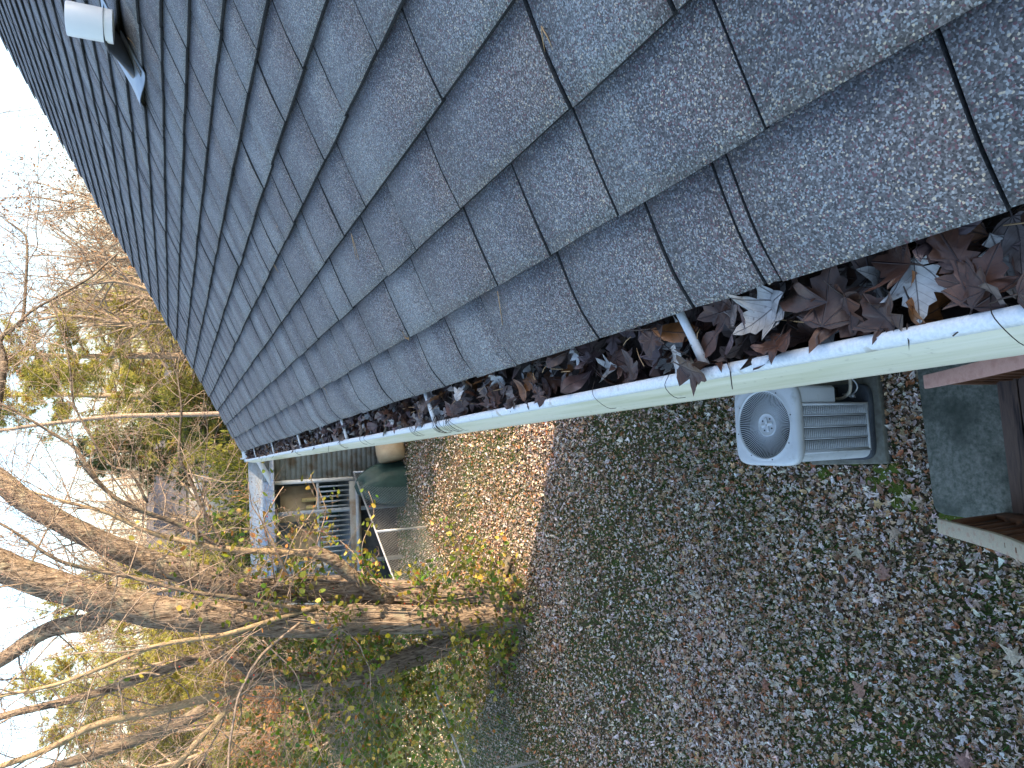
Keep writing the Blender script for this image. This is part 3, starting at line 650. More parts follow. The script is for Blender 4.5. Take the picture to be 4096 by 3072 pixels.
for (px, py, s, n_) in ((3560, 1935, .16, 26), (3620, 2010, .07, 12), (3240, 1790, .08, 12), (3420, 1850, .06, 9), (3800, 2075, .06, 8), (3300, 1900, .05, 8)):
    c = on_z(px, py, 0)
    for q in range(n_):
        a = r.uniform(0, 6.28); d = s * math.sqrt(r.random()) * 1.1; cx, cy = c[0] + d * math.cos(a), c[1] + d * math.sin(a); rr = r.uniform(.02, .05)
        lathe(mb, (cx, cy, -.004), [(rr * 1.15, -.012), (rr, .008), (rr * .7, .016 + r.uniform(0, .01)), (rr * .25, .022), (.0005, .023)], 9)
mb.build('moss_patch', M['moss'], kind='stuff', smooth=True, label='yellow green moss beside the condenser pad', category='moss')
BIGL = [((4045, 2620), 'star', .15, (.50, .42, .30), 'pale tan star shaped leaf at the right of the lawn'), ((3430, 2210), 'star', .13, (.42, .36, .26), 'tan star shaped leaf with long stalk in the mid lawn'),
        ((3440, 2760), 'maple', .13, (.30, .17, .12), 'brown maple leaf lying flat low in the lawn'), ((3535, 2290), 'maple', .12, (.28, .16, .12), 'dull brown maple leaf near the bare wood rail'),
        ((3575, 2135), 'star', .12, (.36, .27, .19), 'tan star leaf over a red brown leaf near the bare wood rail'), ((3840, 2110 + 620), 'oak', .14, (.40, .36, .34), 'pale grey oak leaf near the lower right of the lawn'),
        ((3345, 3030), 'oval', .11, (.42, .26, .12), 'light orange leaf at the bottom edge of the lawn'), ((3520, 1960), 'oval', .10, (.30, .17, .11), 'brown leaf upright beside the moss patch'),
        ((3630, 1990), 'star', .11, (.38, .31, .24), 'tan star leaf between the moss and the walk'), ((3860, 3045), 'maple', .13, (.27, .15, .12), 'reddish maple leaf at the bottom right of the lawn'),
        ((3060, 2740), 'maple', .10, (.24, .10, .06), 'red brown maple leaf in the lower mid lawn'), ((2800, 2550), 'maple', .10, (.26, .11, .06), 'rust maple leaf left of mid lawn')]
for (px, py), kd, sz, c, lab in BIGL:
    p = on_z(px, py, .035); tag(big_leaf(kd, sz, p, r.normal(0, .16, 3) + (0, -.1, 1), r.uniform(0, 6.28), c, int(px + py), .8).build('fallen_leaf', M['leaf'], None, p, smooth=True), lab, 'leaf', 'larger leaves on the lawn')

# ------------------------------------------------------------------ air conditioner condenser
acx, acy = ACC
pad = MB().box2((acx - .345, acy - .36, -.02), (acx + .345, acy + .345, .065)).build('concrete_pad', M['pad'], None, (acx, acy, 0)); bevel(pad, .012)
tag(pad, 'square concrete pad under the air conditioner condenser', 'pad')
ac = thing('air_conditioner', (acx, acy, .066), 'pale grey air conditioner condenser with round fan grille beside the house', 'air conditioner')
def se(phi, a, p): return a / (np.abs(np.cos(phi)) ** p + np.abs(np.sin(phi)) ** p) ** (1 / p)
def rings(mbx, c, rg, n=96, close=False):    # rg: (half size, exponent (2 = round), z)
    ph = np.arange(n) * 2 * np.pi / n; V = []
    for a, p, z in rg: q = se(ph, a, p); V.append(np.stack([c[0] + q * np.cos(ph), c[1] + q * np.sin(ph), np.full(n, z)], -1))
    i = np.arange(len(rg) - 1)[:, None] * n; j = np.arange(n)[None]; k = (j + 1) % n
    fs = [np.stack([i + j, i + k, i + n + k, i + n + j], -1).reshape(-1, 4)]
    if close: fs.append((np.arange(n) + (len(rg) - 1) * n)[None])
    return mbx.add(np.concatenate(V), fs)
c2 = (acx, acy)
mb = MB(); rings(mb, c2, [(.300, 7, .066), (.304, 7, .072), (.304, 7, .112), (.296, 7, .118)], close=True); mb.build('base_pan', M['ac_in'], ac, smooth=False)
# cabinet: three full sides, the fourth corner holds the service panel above an open recess
ph = np.linspace(rad(-8), rad(236), 90)     # leaves out the near right corner
q = se(ph, .288, 8)
V = np.concatenate([np.stack([acx + q * s * np.cos(ph), acy + q * s * np.sin(ph), np.full(90, z)], -1) for s, z in ((1, .118), (1, .862), (.985, .862), (.985, .118))])
mb = MB(); i = np.arange(89)
mb.add(V, np.concatenate([np.stack([i + a, i + 1 + a, i + 1 + b, i + b], -1) for a, b in ((0, 90), (180, 270))]))
mb.build('cabinet', M['ac'], ac, smooth=True)
fy = acy - .288                              # near face
mb = MB(); mb.box2((acx - .20, fy + .030, .12), (acx + .16, fy + .040, .86)); mb.box2((acx + .135, fy + .03, .12), (acx + .15, acy - .02, .86)); mb.box2((acx + .15, acy - .03, .12), (acx + .287, acy - .02, .86))
mb.build('inner_panel', M['ac_in'], ac)
mb = MB(); xs = np.linspace(acx - .213, acx + .135, 5)
frame = MB(); frame.box2((xs[0] - .012, fy - .006, .125), (xs[0] + .004, fy + .010, .858)); frame.box2((xs[-1] - .004, fy - .006, .125), (xs[-1] + .014, fy + .03, .858))
frame.box2((xs[0] - .012, fy - .005, .840), (xs[-1] + .014, fy + .0105, .859)); frame.box2((xs[0] - .012, fy - .005, .120), (xs[-1] + .014, fy + .0105, .142))
fr = frame.build('louver_frame', M['ac'], ac)
for k in range(4):
    mb = MB(); xa, xb = xs[k] + .004, xs[k + 1] - .002
    mb.hexa([(xa, fy + .012, .14), (xa, fy - .003, .14), (xa + .010, fy - .003, .14), (xa + .012, fy + .012, .14)], [(xa, fy + .012, .842), (xa, fy - .003, .842), (xa + .010, fy - .003, .842), (xa + .012, fy + .012, .842)])
    for z in np.arange(.150, .835, .0200):
        mb.box2((xa + .011, fy - .002, z), (xb, fy + .006, z + .0100))
    mb.build('louver', M['ac_dark'], ac)
mb = MB(); xr = acx + .15
mb.hexa([(xr, fy + .004, .47), (xr + .115, fy + .004, .47), (xr + .135, fy + .03, .47), (xr, fy + .03, .47)], [(xr, fy + .004, .858), (xr + .115, fy + .004, .858), (xr + .135, fy + .03, .858), (xr, fy + .03, .858)])
bevel(mb.build('service_panel', M['ac'], ac), .012, 3)
mb = MB(); mb.tube(catmull([(acx + .18, fy + .16, .30), (acx + .19, fy + .06, .31), (acx + .25, fy - .02, .33), (acx + .40, fy - .02, .36), (.60, fy + .03, .5)], 16), .013, 8)
mb.build('suction_line', M['copper'], ac, smooth=True)
mb = MB(); mb.tube(catmull([(acx + .22, fy + .14, .22), (acx + .22, fy + .04, .22), (acx + .30, fy - .01, .25), (.60, fy + .06, .42)], 14), .006, 8); mb.box((acx + .20, fy + .05, .22), (.03, .03, .03)); mb.box((acx + .20, fy + .05, .245), (.012, .012, .03))
mb.build('liquid_line', M['galv'], ac)
mb = MB(); rings(mb, c2, [(.296, 6, .858), (.312, 6, .862), (.312, 6, .900), (.307, 6, .920), (.296, 5, .930), (.280, 2.6, .9325), (.268, 2.1, .934), (.264, 2, .939), (.258, 2, .9395), (.254, 2, .935), (.252, 2, .925)])
cap = mb.build('top_cap', M['ac'], ac, smooth=True)
for an in np.arange(8) * np.pi / 4 + .25:
    mb = MB(); lathe(mb, (acx + .272 * math.cos(an), acy + .272 * math.sin(an), .934), [(.005, 0), (.005, .003), (.0005, .0035)], 8); mb.build('screw', M['ac_in'], cap)
mb = MB(); lathe(mb, (acx, acy, 0), [(.2515, .927), (.249, .89), (.247, .60), (.0005, .60)], 48); mb.build('shroud', M['ac_in'], ac, smooth=True)
mb = MB()
for an in np.arange(96) * 2 * np.pi / 96:
    ca, sa = math.cos(an), math.sin(an)
    mb.tube(np.array([(acx + q * ca, acy + q * sa, z) for q, z in ((.254, .934), (.235, .914), (.19, .900), (.13, .893), (.082, .892))]), .0026, 4, cap=False)
mb.build('fan_grille', M['ac'], ac, label='round grille of thin radial wires')
mb = MB(); lathe(mb, (acx, acy, .884), [(.088, .0), (.090, .012), (.085, .018), (.080, .016), (.074, .010), (.030, .010), (.0005, .010)], 40); hub = mb.build('hub', M['ac'], ac, smooth=True)
mb = MB()
for an in (.2, 1.77, 3.34, 4.91): mb.box((acx + .030 * math.cos(an), acy + .030 * math.sin(an), .901), (.052, .026, .014), an)
bevel(mb.build('motor_mount', M['ac'], hub), .006)
for an in (.98, 2.55, 4.12, 5.69):
    mb = MB(); lathe(mb, (acx + .052 * math.cos(an), acy + .052 * math.sin(an), .894), [(.006, 0), (.006, .005), (.0005, .006)], 8); mb.build('bolt', M['ac_in'], hub)
mb = MB()
for an in (0.3, 2.39, 4.49):
    A = np.linspace(an, an + 1.5, 10); V = np.concatenate([np.stack([acx + np.full(10, q) * np.cos(A), acy + q * np.sin(A), .80 + .05 * (A - an) / 1.5 * (q / .23)], -1) for q in (.05, .23)])
    i = np.arange(9); mb.add(V, np.stack([i, i + 1, i + 11, i + 10], -1))
lathe(mb, (acx, acy, .76), [(.05, 0), (.05, .12), (.0005, .12)], 20); mb.build('fan', M['ac_fan'], ac)
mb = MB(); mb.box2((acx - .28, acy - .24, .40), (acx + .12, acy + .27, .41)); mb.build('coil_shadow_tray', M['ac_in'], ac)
PAD_ROT = rad(-2.0); ac.rotation_euler = (0, 0, PAD_ROT)

# ------------------------------------------------------------------ concrete walk and outdoor stairs
mb = MB(); pts = [(-.50, 3.252), (.66, 3.262), (.66, .3), (-.56, .3), (-.572, 2.7), (-.585, 3.0), (-.568, 3.18), (-.545, 3.235)]
n = len(pts); V = [(x, y, -.05) for x, y in pts] + [(x, y, .045) for x, y in pts]; a = np.arange(n); b = (a + 1) % n
mb.add(V, [a[None] + n if False else (a + n)[None, ::-1], np.stack([b, a, a + n, b + n], -1)])
wk = bevel(mb.build('concrete_walk', M['conc'], kind='structure'), .008)
st = thing('outdoor_stairs', (-.1, 2.4, .046), 'brown wooden outdoor stairs with two rails rising from the concrete walk', 'stairs')
for k in range(9):
    z = .17 + .19 * k; y = 2.655 - .235 * k
    for q in range(2):
        ya = y - .127 * q
        o = MB().box2((-.522 + .004 * q, ya - .119, z - .036), (.335 - .012 * q, ya, z)).build('tread_board', M['tread'], st); bevel(o, .005)
for xs_ in (-.565, .342):
    mb = MB(); mb.hexa([(xs_, 2.70, .05), (xs_ + .036, 2.70, .05), (xs_ + .036, .70, 1.66), (xs_, .70, 1.66)][::-1], [(xs_, 2.70, .27), (xs_ + .036, 2.70, .27), (xs_ + .036, .70, 1.90), (xs_, .70, 1.90)][::-1]); mb.build('stringer', M['brownwood'], st)
def rail(xa, xb, ptsz, mat, lab, wig):
    ptsz = np.array(ptsz); Y = np.linspace(ptsz[0, 0], ptsz[-1, 0], 14); Z = np.interp(-Y, -ptsz[:, 0], ptsz[:, 1]); t = np.linspace(0, 1, 14)
    wx = wig * np.sin(np.pi * t * 1.3); V = []
    for s_, dz in ((xa, 0), (xb, 0), (xb, -.036), (xa, -.036)): V.append(np.stack([s_ + wx, Y, Z + dz], -1))
    V = np.stack(V, 1).reshape(-1, 4, 3).reshape(-1, 3); mb = MB(); i = np.arange(13)[:, None] * 4; j = np.arange(4)[None]; k = (j + 1) % 4
    mb.add(V, [np.stack([i + j, i + k, i + 4 + k, i + 4 + j], -1).reshape(-1, 4), np.array([[3, 2, 1, 0]]), np.array([[52, 53, 54, 55]])])
    o = mb.build('handrail', mat, st); o['label'] = lab; bevel(o, .004); return o
rl = rail(.294, .379, [(2.770, 5 - 4.262), (2.165, 5 - 3.765), (1.774, 5 - 3.460), (.9, 5 - 2.75)], M['pinkrail'], 'pinkish red stained handrail nearest the house', -.012)
ll = rail(-.614, -.524, [(2.835, 5 - 4.337), (2.163, 5 - 3.803), (1.90, 5 - 3.520), (.9, 5 - 2.63)], M['newwood'], 'bare weathered pine handrail on the lawn side', .0)
for (x, y, z) in ((.333, 2.70, .78), (.333, 2.52, .925), (.333, 2.33, 1.08), (.333, 2.15, 1.225), (.333, 1.95, 1.38)):
    for dx in (-.013, .013):
        mb = MB(); lathe(mb, (x + dx, y, z + .0), [(.0028, 0), (.0028, .0025), (.0004, .003)], 6); mb.build('nail_head', M['ac_in'], rl)
for k in range(13):
    y = 2.66 - .118 * k
    zt = np.interp(-y, [-2.77, -2.165, -1.774, -.9], [.738, 1.235, 1.54, 2.25]) - .042; zb = .10 + (2.70 - y) * .81
    MB().box2((.318, y - .02, zb), (.340, y + .02, zt)).build('baluster', M['brownwood'], st)
    zt = np.interp(-y, [-2.835, -2.163, -1.9, -.9], [.663, 1.197, 1.48, 2.37]) - .042
    MB().box2((-.523 - .055, y - .045, zb), (-.523 - .030, y + .045, zt)).build('baluster', M['brownwood'], st)
MB().box2((-.600, 2.70, .0), (-.532, 2.775, .61)).build('post', M['brownwood'], st)
MB().box2((.315, 2.66, .046), (.365, 2.735, .69)).build('post', M['brownwood'], st)

# ------------------------------------------------------------------ neighbour's outbuilding
sh = thing('outbuilding', (.5, 16.8, 0), 'grey green outbuilding with porch and pale metal roof beyond the chain link fence', 'outbuilding')
MB().box2((-.27, 16.74, 0), (4.0, 19.6, 3.05)).build('wall', M['siding'], sh)
for k in range(27):
    z = .05 + .118 * k; x0, x1 = -.27, 4.0
    if z > 2.95: x0 = -.24 + (z + .11 - 2.95) * 1.75
    mb = MB(); mb.hexa([(x0, 16.715, z), (x1, 16.715, z), (x1, 16.74, z), (x0, 16.74, z)], [(x0, 16.732, z + .117), (x1, 16.732, z + .117), (x1, 16.74, z + .117), (x0, 16.74, z + .117)]); mb.build('siding_board', M['siding'], sh)
MB().box2((-.36, 16.69, .9), (-.272, 16.76, 2.93)).build('corner_trim', M['white_metal'], sh)
def beam(name, a, b, w_, h_, mat, parent):
    a = np.array(a, float); b = np.array(b, float); d = b - a; L = np.linalg.norm(d); d /= L; s_ = np.cross(d, (0, 0, 1.)); s_ /= np.linalg.norm(s_); u = np.cross(s_, d)
    c = [a - s_ * w_ / 2 - u * h_ / 2, a + s_ * w_ / 2 - u * h_ / 2, a + s_ * w_ / 2 + u * h_ / 2, a - s_ * w_ / 2 + u * h_ / 2]
    return MB().hexa([p for p in c], [p + d * L for p in c]).build(name, mat, parent)
beam('rake_trim', (-.36, 16.66, 2.93), (.9, 16.66, 3.60), .05, .12, M['white_metal'], sh)
mb = MB(); mb.hexa([(-3.1, 16.35, 2.90), (.20, 16.35, 2.94), (.62, 19.6, 3.16), (-3.1, 19.6, 3.10)], [(-3.1, 16.35, 2.935), (.20, 16.35, 2.975), (.62, 19.6, 3.19), (-3.1, 19.6, 3.13)]); sr = mb.build('porch_roof', M['shed_roof'], sh)
for x in np.arange(-3.0, .2, .23):
    beam('roof_rib', (x, 16.34, 2.955), (x + .1, 19.5, 3.15), .03, .03, M['shed_roof'], sr)
mb = MB(); mb.hexa([(.22, 16.4, 3.22), (4.2, 16.4, 4.4), (4.2, 19.7, 4.4), (.22, 19.7, 3.22)], [(.22, 16.4, 3.26), (4.2, 16.4, 4.44), (4.2, 19.7, 4.44), (.22, 19.7, 3.26)]); mb.build('roof', M['shed_roof'], sh)
MB().box2((-3.1, 16.5, 1.02), (-.37, 18.4, 1.10)).build('porch_floor', M['bluegrey'], sh)
MB().box2((-3.1, 16.52, .98), (-.37, 16.56, 1.24)).build('porch_fascia', M['siding'], sh)
MB().box2((-3.0, 16.9, .0), (-.37, 17.0, 1.0)).build('skirt', M['ac_in'], sh)
MB().box2((-3.1, 18.42, 1.10), (-.37, 18.5, 3.0)).build('back_wall', M['bluegrey'], sh)
MB().box2((-1.25, 17.1, 1.95), (-.42, 17.15, 2.72)).build('tan_panel', M['tan'], sh)
MB().box2((-2.2, 17.3, 1.6), (-1.45, 17.36, 2.5)).build('tan_panel', M['tan'], sh)
for k, x in enumerate((-1.15, -.98, -.80)): MB().box2((x, 17.0, 1.62 + .05 * k), (x + .09, 17.05, 2.05 + .1 * k)).build('yellow_board', M['yellow'], sh)
MB().box2((-1.32, 18.36, 1.12), (-.45, 18.40, 2.05)).build('door', M['dkgreen'], sh)
MB().box2((-2.05, 18.36, 1.4), (-1.6, 18.40, 2.1)).build('window', M['darkglass'], sh)
for k in range(20):
    x = -.46 - .115 * k; MB().box2((x - .018, 16.56, 1.24), (x + .018, 16.585, 1.93)).build('baluster', M['bluegrey'], sh)
MB().box2((-3.05, 16.55, 1.93), (-.37, 16.60, 1.985)).build('porch_rail', M['bluegrey'], sh)
for x in (-1.02, -2.25, -3.05): MB().box2((x - .045, 16.54, .0), (x + .045, 16.63, 2.9)).build('porch_post', M['bluegrey'], sh)
# green tarp heap and a pale log round in front of the wall, behind the fence
mb = MB(); nU, nV = 26, 14; Uq, Vq = np.meshgrid(np.linspace(0, 2 * np.pi, nU, endpoint=False), np.linspace(0, 1, nV), indexing='ij')
rr_ = np.cos(Vq * np.pi / 2) ** .45; X = -.50 + .52 * rr_ * np.cos(Uq) * (1 + .10 * np.sin(5 * Uq + 3 * Vq)); Y = 16.25 + .30 * rr_ * np.sin(Uq); Z = 1.12 * Vq ** .8 * (1 + .08 * np.sin(3 * Uq + 1)) - .02
i = np.arange(nU)[:, None] * nV; j = np.arange(nV - 1)[None]; i2 = (np.arange(nU)[:, None] + 1) % nU * nV
mb.add(np.stack([X, Y, Z], -1).reshape(-1, 3), np.stack([i + j, i2 + j, i2 + j + 1, i + j + 1], -1).reshape(-1, 4))
tag(mb.build('tarp_heap', M['tarp'], None, (-.5, 16.25, 0), smooth=True), 'dark green tarp covered heap behind the chain link fence', 'tarp')
mb = MB(); Pl = np.array([(.10, 15.95, .36), (.25, 16.0, .37), (.9, 16.15, .40)]); mb.tube(Pl, [.31, .34, .33], 22); lg = mb.build('log_round', M['tan'], None, (.4, 16.0, 0), smooth=False)
tag(lg, 'pale cut log lying against the outbuilding wall', 'log')

# ------------------------------------------------------------------ chain link fence
FD = np.array([-.556, -.831]); FA = np.array([-1.42, 14.72])
def fpt(t, z): return np.array([FA[0] + FD[0] * t, FA[1] + FD[1] * t, z])
fe = thing('chain_link_fence', fpt(3, 0), 'low galvanised chain link fence crossing the yard behind the big tree', 'fence')
for t in (-2.25, 0, 2.875, 5.75, 8.62): MB().tube(np.array([fpt(t, -.1), fpt(t, .5), fpt(t, 1.13)]), .024, 10).build('post', M['galv'], fe, smooth=True)
MB().tube(np.array([fpt(t, 1.115) for t in (-2.25, 0, 2.9, 5.75, 8.62)]), .019, 10).build('top_rail', M['galv'], fe, smooth=True)
mb = MB(); offs = np.array([-FD[1], FD[0], 0]) * .022
for t in np.arange(-3.3, 8.6, .072):
    for sg in (1, -1):
        ta, tb = (t, t + 1.06) if sg > 0 else (t + 1.06, t); za, zb = .03, 1.10
        lo, hi = -2.25, 8.62
        u0 = max(0, (lo - ta) / (tb - ta), (hi - ta) / (tb - ta) * (sg < 0)) if sg > 0 else max(0, (ta - hi) / (ta - tb)); u1 = min(1, (hi - ta) / (tb - ta)) if sg > 0 else min(1, (ta - lo) / (ta - tb))
        if u1 - u0 < .02: continue
        f_ = lambda u: fpt(ta + (tb - ta) * u, za + (zb - za) * u) + offs * (1 + .15 * sg)
        mb.tube(np.array([f_(u0), f_((u0 + u1) / 2), f_(u1)]), .0019, 3, cap=False)
mb.build('wire_mesh', M['wire'], fe)

# ------------------------------------------------------------------ trees
def wob(P, amp, r, f=1.3):
    n = len(P); t = np.linspace(0, 6.28 * f, n); Q = P.copy()
    for a in range(3): Q[:, a] += amp * (np.sin(t * r.uniform(.6, 1.4) + r.uniform(0, 6)) + .5 * np.sin(2.3 * t + r.uniform(0, 6))) * np.linspace(0, 1, n) ** .5
    return Q
def limb(pts, n=24):                         # pts: (px, py, Y, radius)
    P = np.array([on_y(a, b, Y) for a, b, Y, _ in pts]); R_ = np.array([q[3] for q in pts])
    Q = catmull(P, n); return Q, np.interp(np.linspace(0, 1, n), np.linspace(0, 1, len(R_)), R_)
def rand_dir(base, spread, r):
    d = base / np.linalg.norm(base) + r.normal(0, spread, 3); return d / np.linalg.norm(d)
def sprout(mbx, P0, d0, L, r0, lvl, r, up=.15, sides=(6, 5, 4, 3), kids=(7, 6, 5), segs=7, tips=None, spread=.65, drop=0.):
    n = segs if lvl < 2 else 5; P = [P0]; d = d0.copy(); st_ = L / (n - 1)
    for q in range(n - 1):
        d = d + r.normal(0, .13 + .04 * lvl, 3) + np.array([0, 0, up * .35 - drop * q * .1]); d /= np.linalg.norm(d); P.append(P[-1] + d * st_)
    P = np.array(P); rad_ = r0 * np.linspace(1, .30, n); mbx.tube(P, rad_, sides[min(lvl, 3)], cap=False)
    if tips is not None: tips.append(P[-1]); tips.append(P[n // 2])
    if lvl < len(kids):
        for q in range(kids[lvl]):
            t = r.uniform(.22, 1.); i = min(int(t * (n - 1)), n - 2); f = t * (n - 1) - i; p = P[i] * (1 - f) + P[i + 1] * f
            dd = rand_dir(P[i + 1] - P[i], spread, r); sprout(mbx, p, dd, L * r.uniform(.32, .62), max(rad_[i] * .55, .0030), lvl + 1, r, up, sides, kids, segs, tips, spread, drop)
    return P

base = np.array([-2.32, 10.55, 0]); r = np.random.default_rng(41)
big = thing('vine_clad_tree', base, 'large bare maple with several leaning trunks rising from one leafy base', 'tree')
T1, R1 = limb([(2090, 2360, 10.42, .30), (2020, 2372, 10.5, .23), (1849, 2385, 10.55, .19), (1533, 2367, 10.6, .18), (1216, 2354, 10.65, .175), (1000, 2360, 10.7, .17), (886, 2326, 10.75, .165), (759, 2288, 10.8, .16), (633, 2256, 10.85, .155), (538, 2218, 10.9, .15), (380, 2155, 11.0, .145), (253, 2092, 11.1, .14), (95, 2000, 11.2, .135), (-60, 1880, 11.3, .13), (-400, 1700, 11.5, .11), (-900, 1560, 11.9, .07)], 60)
T2, R2 = limb([(2095, 2450, 10.38, .34), (2040, 2455, 10.4, .27), (1849, 2480, 10.4, .22), (1533, 2478, 10.35, .20), (1216, 2488, 10.3, .20), (949, 2472, 10.25, .20), (760, 2460, 10.2, .195), (633, 2443, 10.2, .19), (443, 2402, 10.2, .185), (316, 2367, 10.2, .18), (190, 2332, 10.2, .18), (63, 2288, 10.2, .175), (-100, 2230, 10.2, .17), (-500, 2150, 10.2, .14), (-1000, 2100, 10.2, .09)], 60)
T3, R3 = limb([(2060, 2470, 10.6, .26), (1930, 2500, 10.75, .17), (1812, 2566, 10.8, .15), (1694, 2613, 10.85, .14), (1536, 2669, 10.9, .135), (1400, 2712, 10.95, .13), (1266, 2725, 11.0, .12), (1100, 2712, 11.0, .11), (1040, 2706, 11.0, .105)], 36)
def bark_tube(P, R_, sides, r, amp=.10):     # a trunk with ridges and an uneven outline
    mbx = MB(); mbx.tube(P, R_, sides); V = mbx.v[0]; n = len(P); an = np.arange(sides) * 2 * np.pi / sides
    k = 1 + amp * (.6 * np.sin(3 * an[None] + np.linspace(0, 5, n)[:, None]) + .4 * np.sin(7 * an[None] - np.linspace(0, 9, n)[:, None]) + .5 * r.normal(0, .5, (n, sides)))
    C = np.repeat(P, sides, 0); V[:] = C + (V - C) * k.reshape(-1, 1); return mbx
for P, R_, nm in ((T1, R1, 'right leaning trunk with a broken stub'), (T2, R2, 'thickest middle trunk'), (T3, R3, 'left leaning trunk that forks')):
    bark_tube(P, R_, 18, r).build('trunk', M['bark'], big, smooth=True)['label'] = nm
for q in range(11):                          # root flares running into the litter
    a = q * .571 + r.uniform(-.2, .2); c_ = np.array([-2.28 + .30 * math.cos(a), 10.50 + .18 * math.sin(a), 0]); d = np.array([math.cos(a), math.sin(a), 0]); L = r.uniform(.25, .55)
    P = np.array([c_ + (0, 0, .55) - d * .10, c_ + (0, 0, .25) + d * .02, c_ + d * L * .4 + (0, 0, .09), c_ + d * L + (0, 0, -.03)]); Pq = wob(catmull(P, 9), .02, r)
    bark_tube(Pq, np.linspace(.15, .05, 9), 9, r, .12).build('root', M['bark_dark'], big, smooth=True)
lims = [
 [(1040, 2710, 11.0, .10), (937, 2630, 10.9, .09), (848, 2617, 10.9, .075), (696, 2668, 10.8, .062), (443, 2750, 10.8, .055), (190, 2819, 10.8, .048), (0, 2870, 10.8, .045), (-300, 2960, 10.8, .03)],
 [(1040, 2715, 11.0, .085), (1013, 2725, 11., .075), (886, 2775, 10.95, .062), (633, 2845, 10.9, .05), (380, 2902, 10.9, .045), (190, 2990, 10.9, .04), (0, 3066, 10.9, .036), (-300, 3200, 10.9, .03)],
 [(1035, 2712, 11.0, .06), (949, 2781, 10.8, .05), (905, 2838, 10.7, .046), (800, 2960, 10.6, .042), (696, 3072, 10.5, .04), (560, 3240, 10.3, .03)],
 [(1266, 2427, 10.2, .035), (1076, 2484, 10.0, .032), (886, 2541, 9.9, .030), (633, 2585, 9.8, .028), (380, 2680, 9.7, .024), (190, 2743, 9.7, .02), (0, 2788, 9.7, .017), (-200, 2850, 9.7, .012)],
 [(443, 2415, 10.2, .13), (380, 2480, 10.3, .11), (270, 2500, 10.4, .105), (190, 2522, 10.5, .10), (95, 2573, 10.6, .095), (0, 2640, 10.7, .09), (-250, 2800, 11.0, .06)],
 [(1560, 2400, 10.5, .11), (1470, 2345, 10.4, .10), (1392, 2294, 10.3, .095), (1316, 2231, 10.2, .09), (1262, 2205, 10.2, .085), (1234, 2196, 10.2, .05)],
 [(1245, 2214, 10.2, .05), (1090, 2208, 10.2, .045), (949, 2199, 10.2, .042), (791, 2174, 10.2, .036), (607, 2130, 10.2, .030), (443, 2060, 10.2, .024), (304, 2022, 10.2, .018), (120, 1960, 10.2, .012)],
 [(900, 2192, 10.2, .03), (700, 2090, 10.15, .03), (557, 2038, 10.1, .028), (443, 1981, 10.1, .027), (354, 1886, 10.0, .025), (297, 1791, 10.0, .022), (234, 1747, 10.0, .018), (100, 1660, 10., .014), (0, 1608, 10., .01)],
 [(900, 2190, 10.1, .022), (810, 2038, 10.0, .022), (759, 1918, 9.9, .021), (715, 1829, 9.8, .019), (722, 1720, 9.8, .016), (728, 1633, 9.7, .014), (715, 1494, 9.7, .011), (730, 1400, 9.7, .007)],
 [(790, 2175, 10.15, .02), (787, 2090, 10.1, .02), (800, 2030, 10.1, .018), (730, 1930, 10., .013)],
 [(1200, 2440, 10.1, .03), (1010, 2400, 9.9, .028), (760, 2370, 9.8, .025), (520, 2310, 9.7, .022), (400, 2285, 9.7, .022), (240, 2240, 9.6, .02), (100, 2150, 9.6, .016), (0, 2095, 9.6, .012)],
 [(590, 2010, 9.9, .016), (520, 1890, 9.8, .015), (430, 1850, 9.8, .014), (300, 1640, 9.8, .012), (285, 1480, 9.7, .012), (245, 1300, 9.7, .010), (200, 1200, 9.7, .009)],
 [(-60, 1900, 11.3, .05), (5, 1520, 11., .055), (12, 1440, 11., .045), (0, 1360, 11., .03), (60, 1310, 11., .024), (90, 1285, 11., .022), (105, 1120, 11., .018), (108, 1000, 11., .016), (90, 930, 11., .014), (20, 880, 11., .010)],
 [(30, 1340, 11., .022), (120, 1250, 11., .018), (250, 1170, 11., .016), (370, 1105, 11., .016), (470, 1020, 11., .010)],
 [(823, 2838, 13.5, .11), (696, 2902, 13.5, .10), (443, 2997, 13.5, .09), (253, 3060, 13.5, .08), (0, 3150, 13.5, .07)],
]
vin = [
 [(1200, 2490, 10.0, .018), (1080, 2590, 9.9, .019), (1012, 2660, 9.8, .019), (975, 2750, 9.8, .018), (937, 2845, 9.8, .017), (918, 2970, 9.8, .016), (911, 3090, 9.8, .015)],
 [(1240, 2470, 10.0, .012), (1400, 2540, 9.9, .011), (1470, 2640, 9.8, .010), (1480, 2760, 9.8, .008)],
 [(1050, 2560, 9.9, .010), (1180, 2700, 9.9, .009), (1240, 2860, 9.8, .008), (1290, 3040, 9.8, .007)],
 [(640, 2700, 9.8, .012), (560, 2690, 9.8, .012), (470, 2740, 9.8, .011), (505, 2860, 9.8, .009)],
 [(1700, 2420, 10.2, .010), (1520, 2330, 10.0, .009), (1450, 2200, 9.9, .008), (1490, 2080, 9.9, .007), (1470, 1960, 9.9, .005)],
 [(1640, 2450, 10.1, .009), (1780, 2330, 10.0, .008), (1840, 2180, 9.9, .006), (1760, 2080, 9.9, .005)],
 [(1100, 2360, 10.2, .010), (1180, 2150, 10.0, .009), (1260, 2020, 10., .007), (1250, 1900, 10., .005)],
 [(1100, 2330, 10.4, .010), (1060, 2120, 10.2, .010), (1010, 2010, 10.1, .008), (990, 1930, 10.1, .006)],
 [(1150, 2300, 10.1, .02), (1100, 2190, 10.0, .017), (1065, 2120, 10.0, .014), (1075, 2040, 9.9, .010), (1130, 1940, 9.9, .007)],
]
allp = []
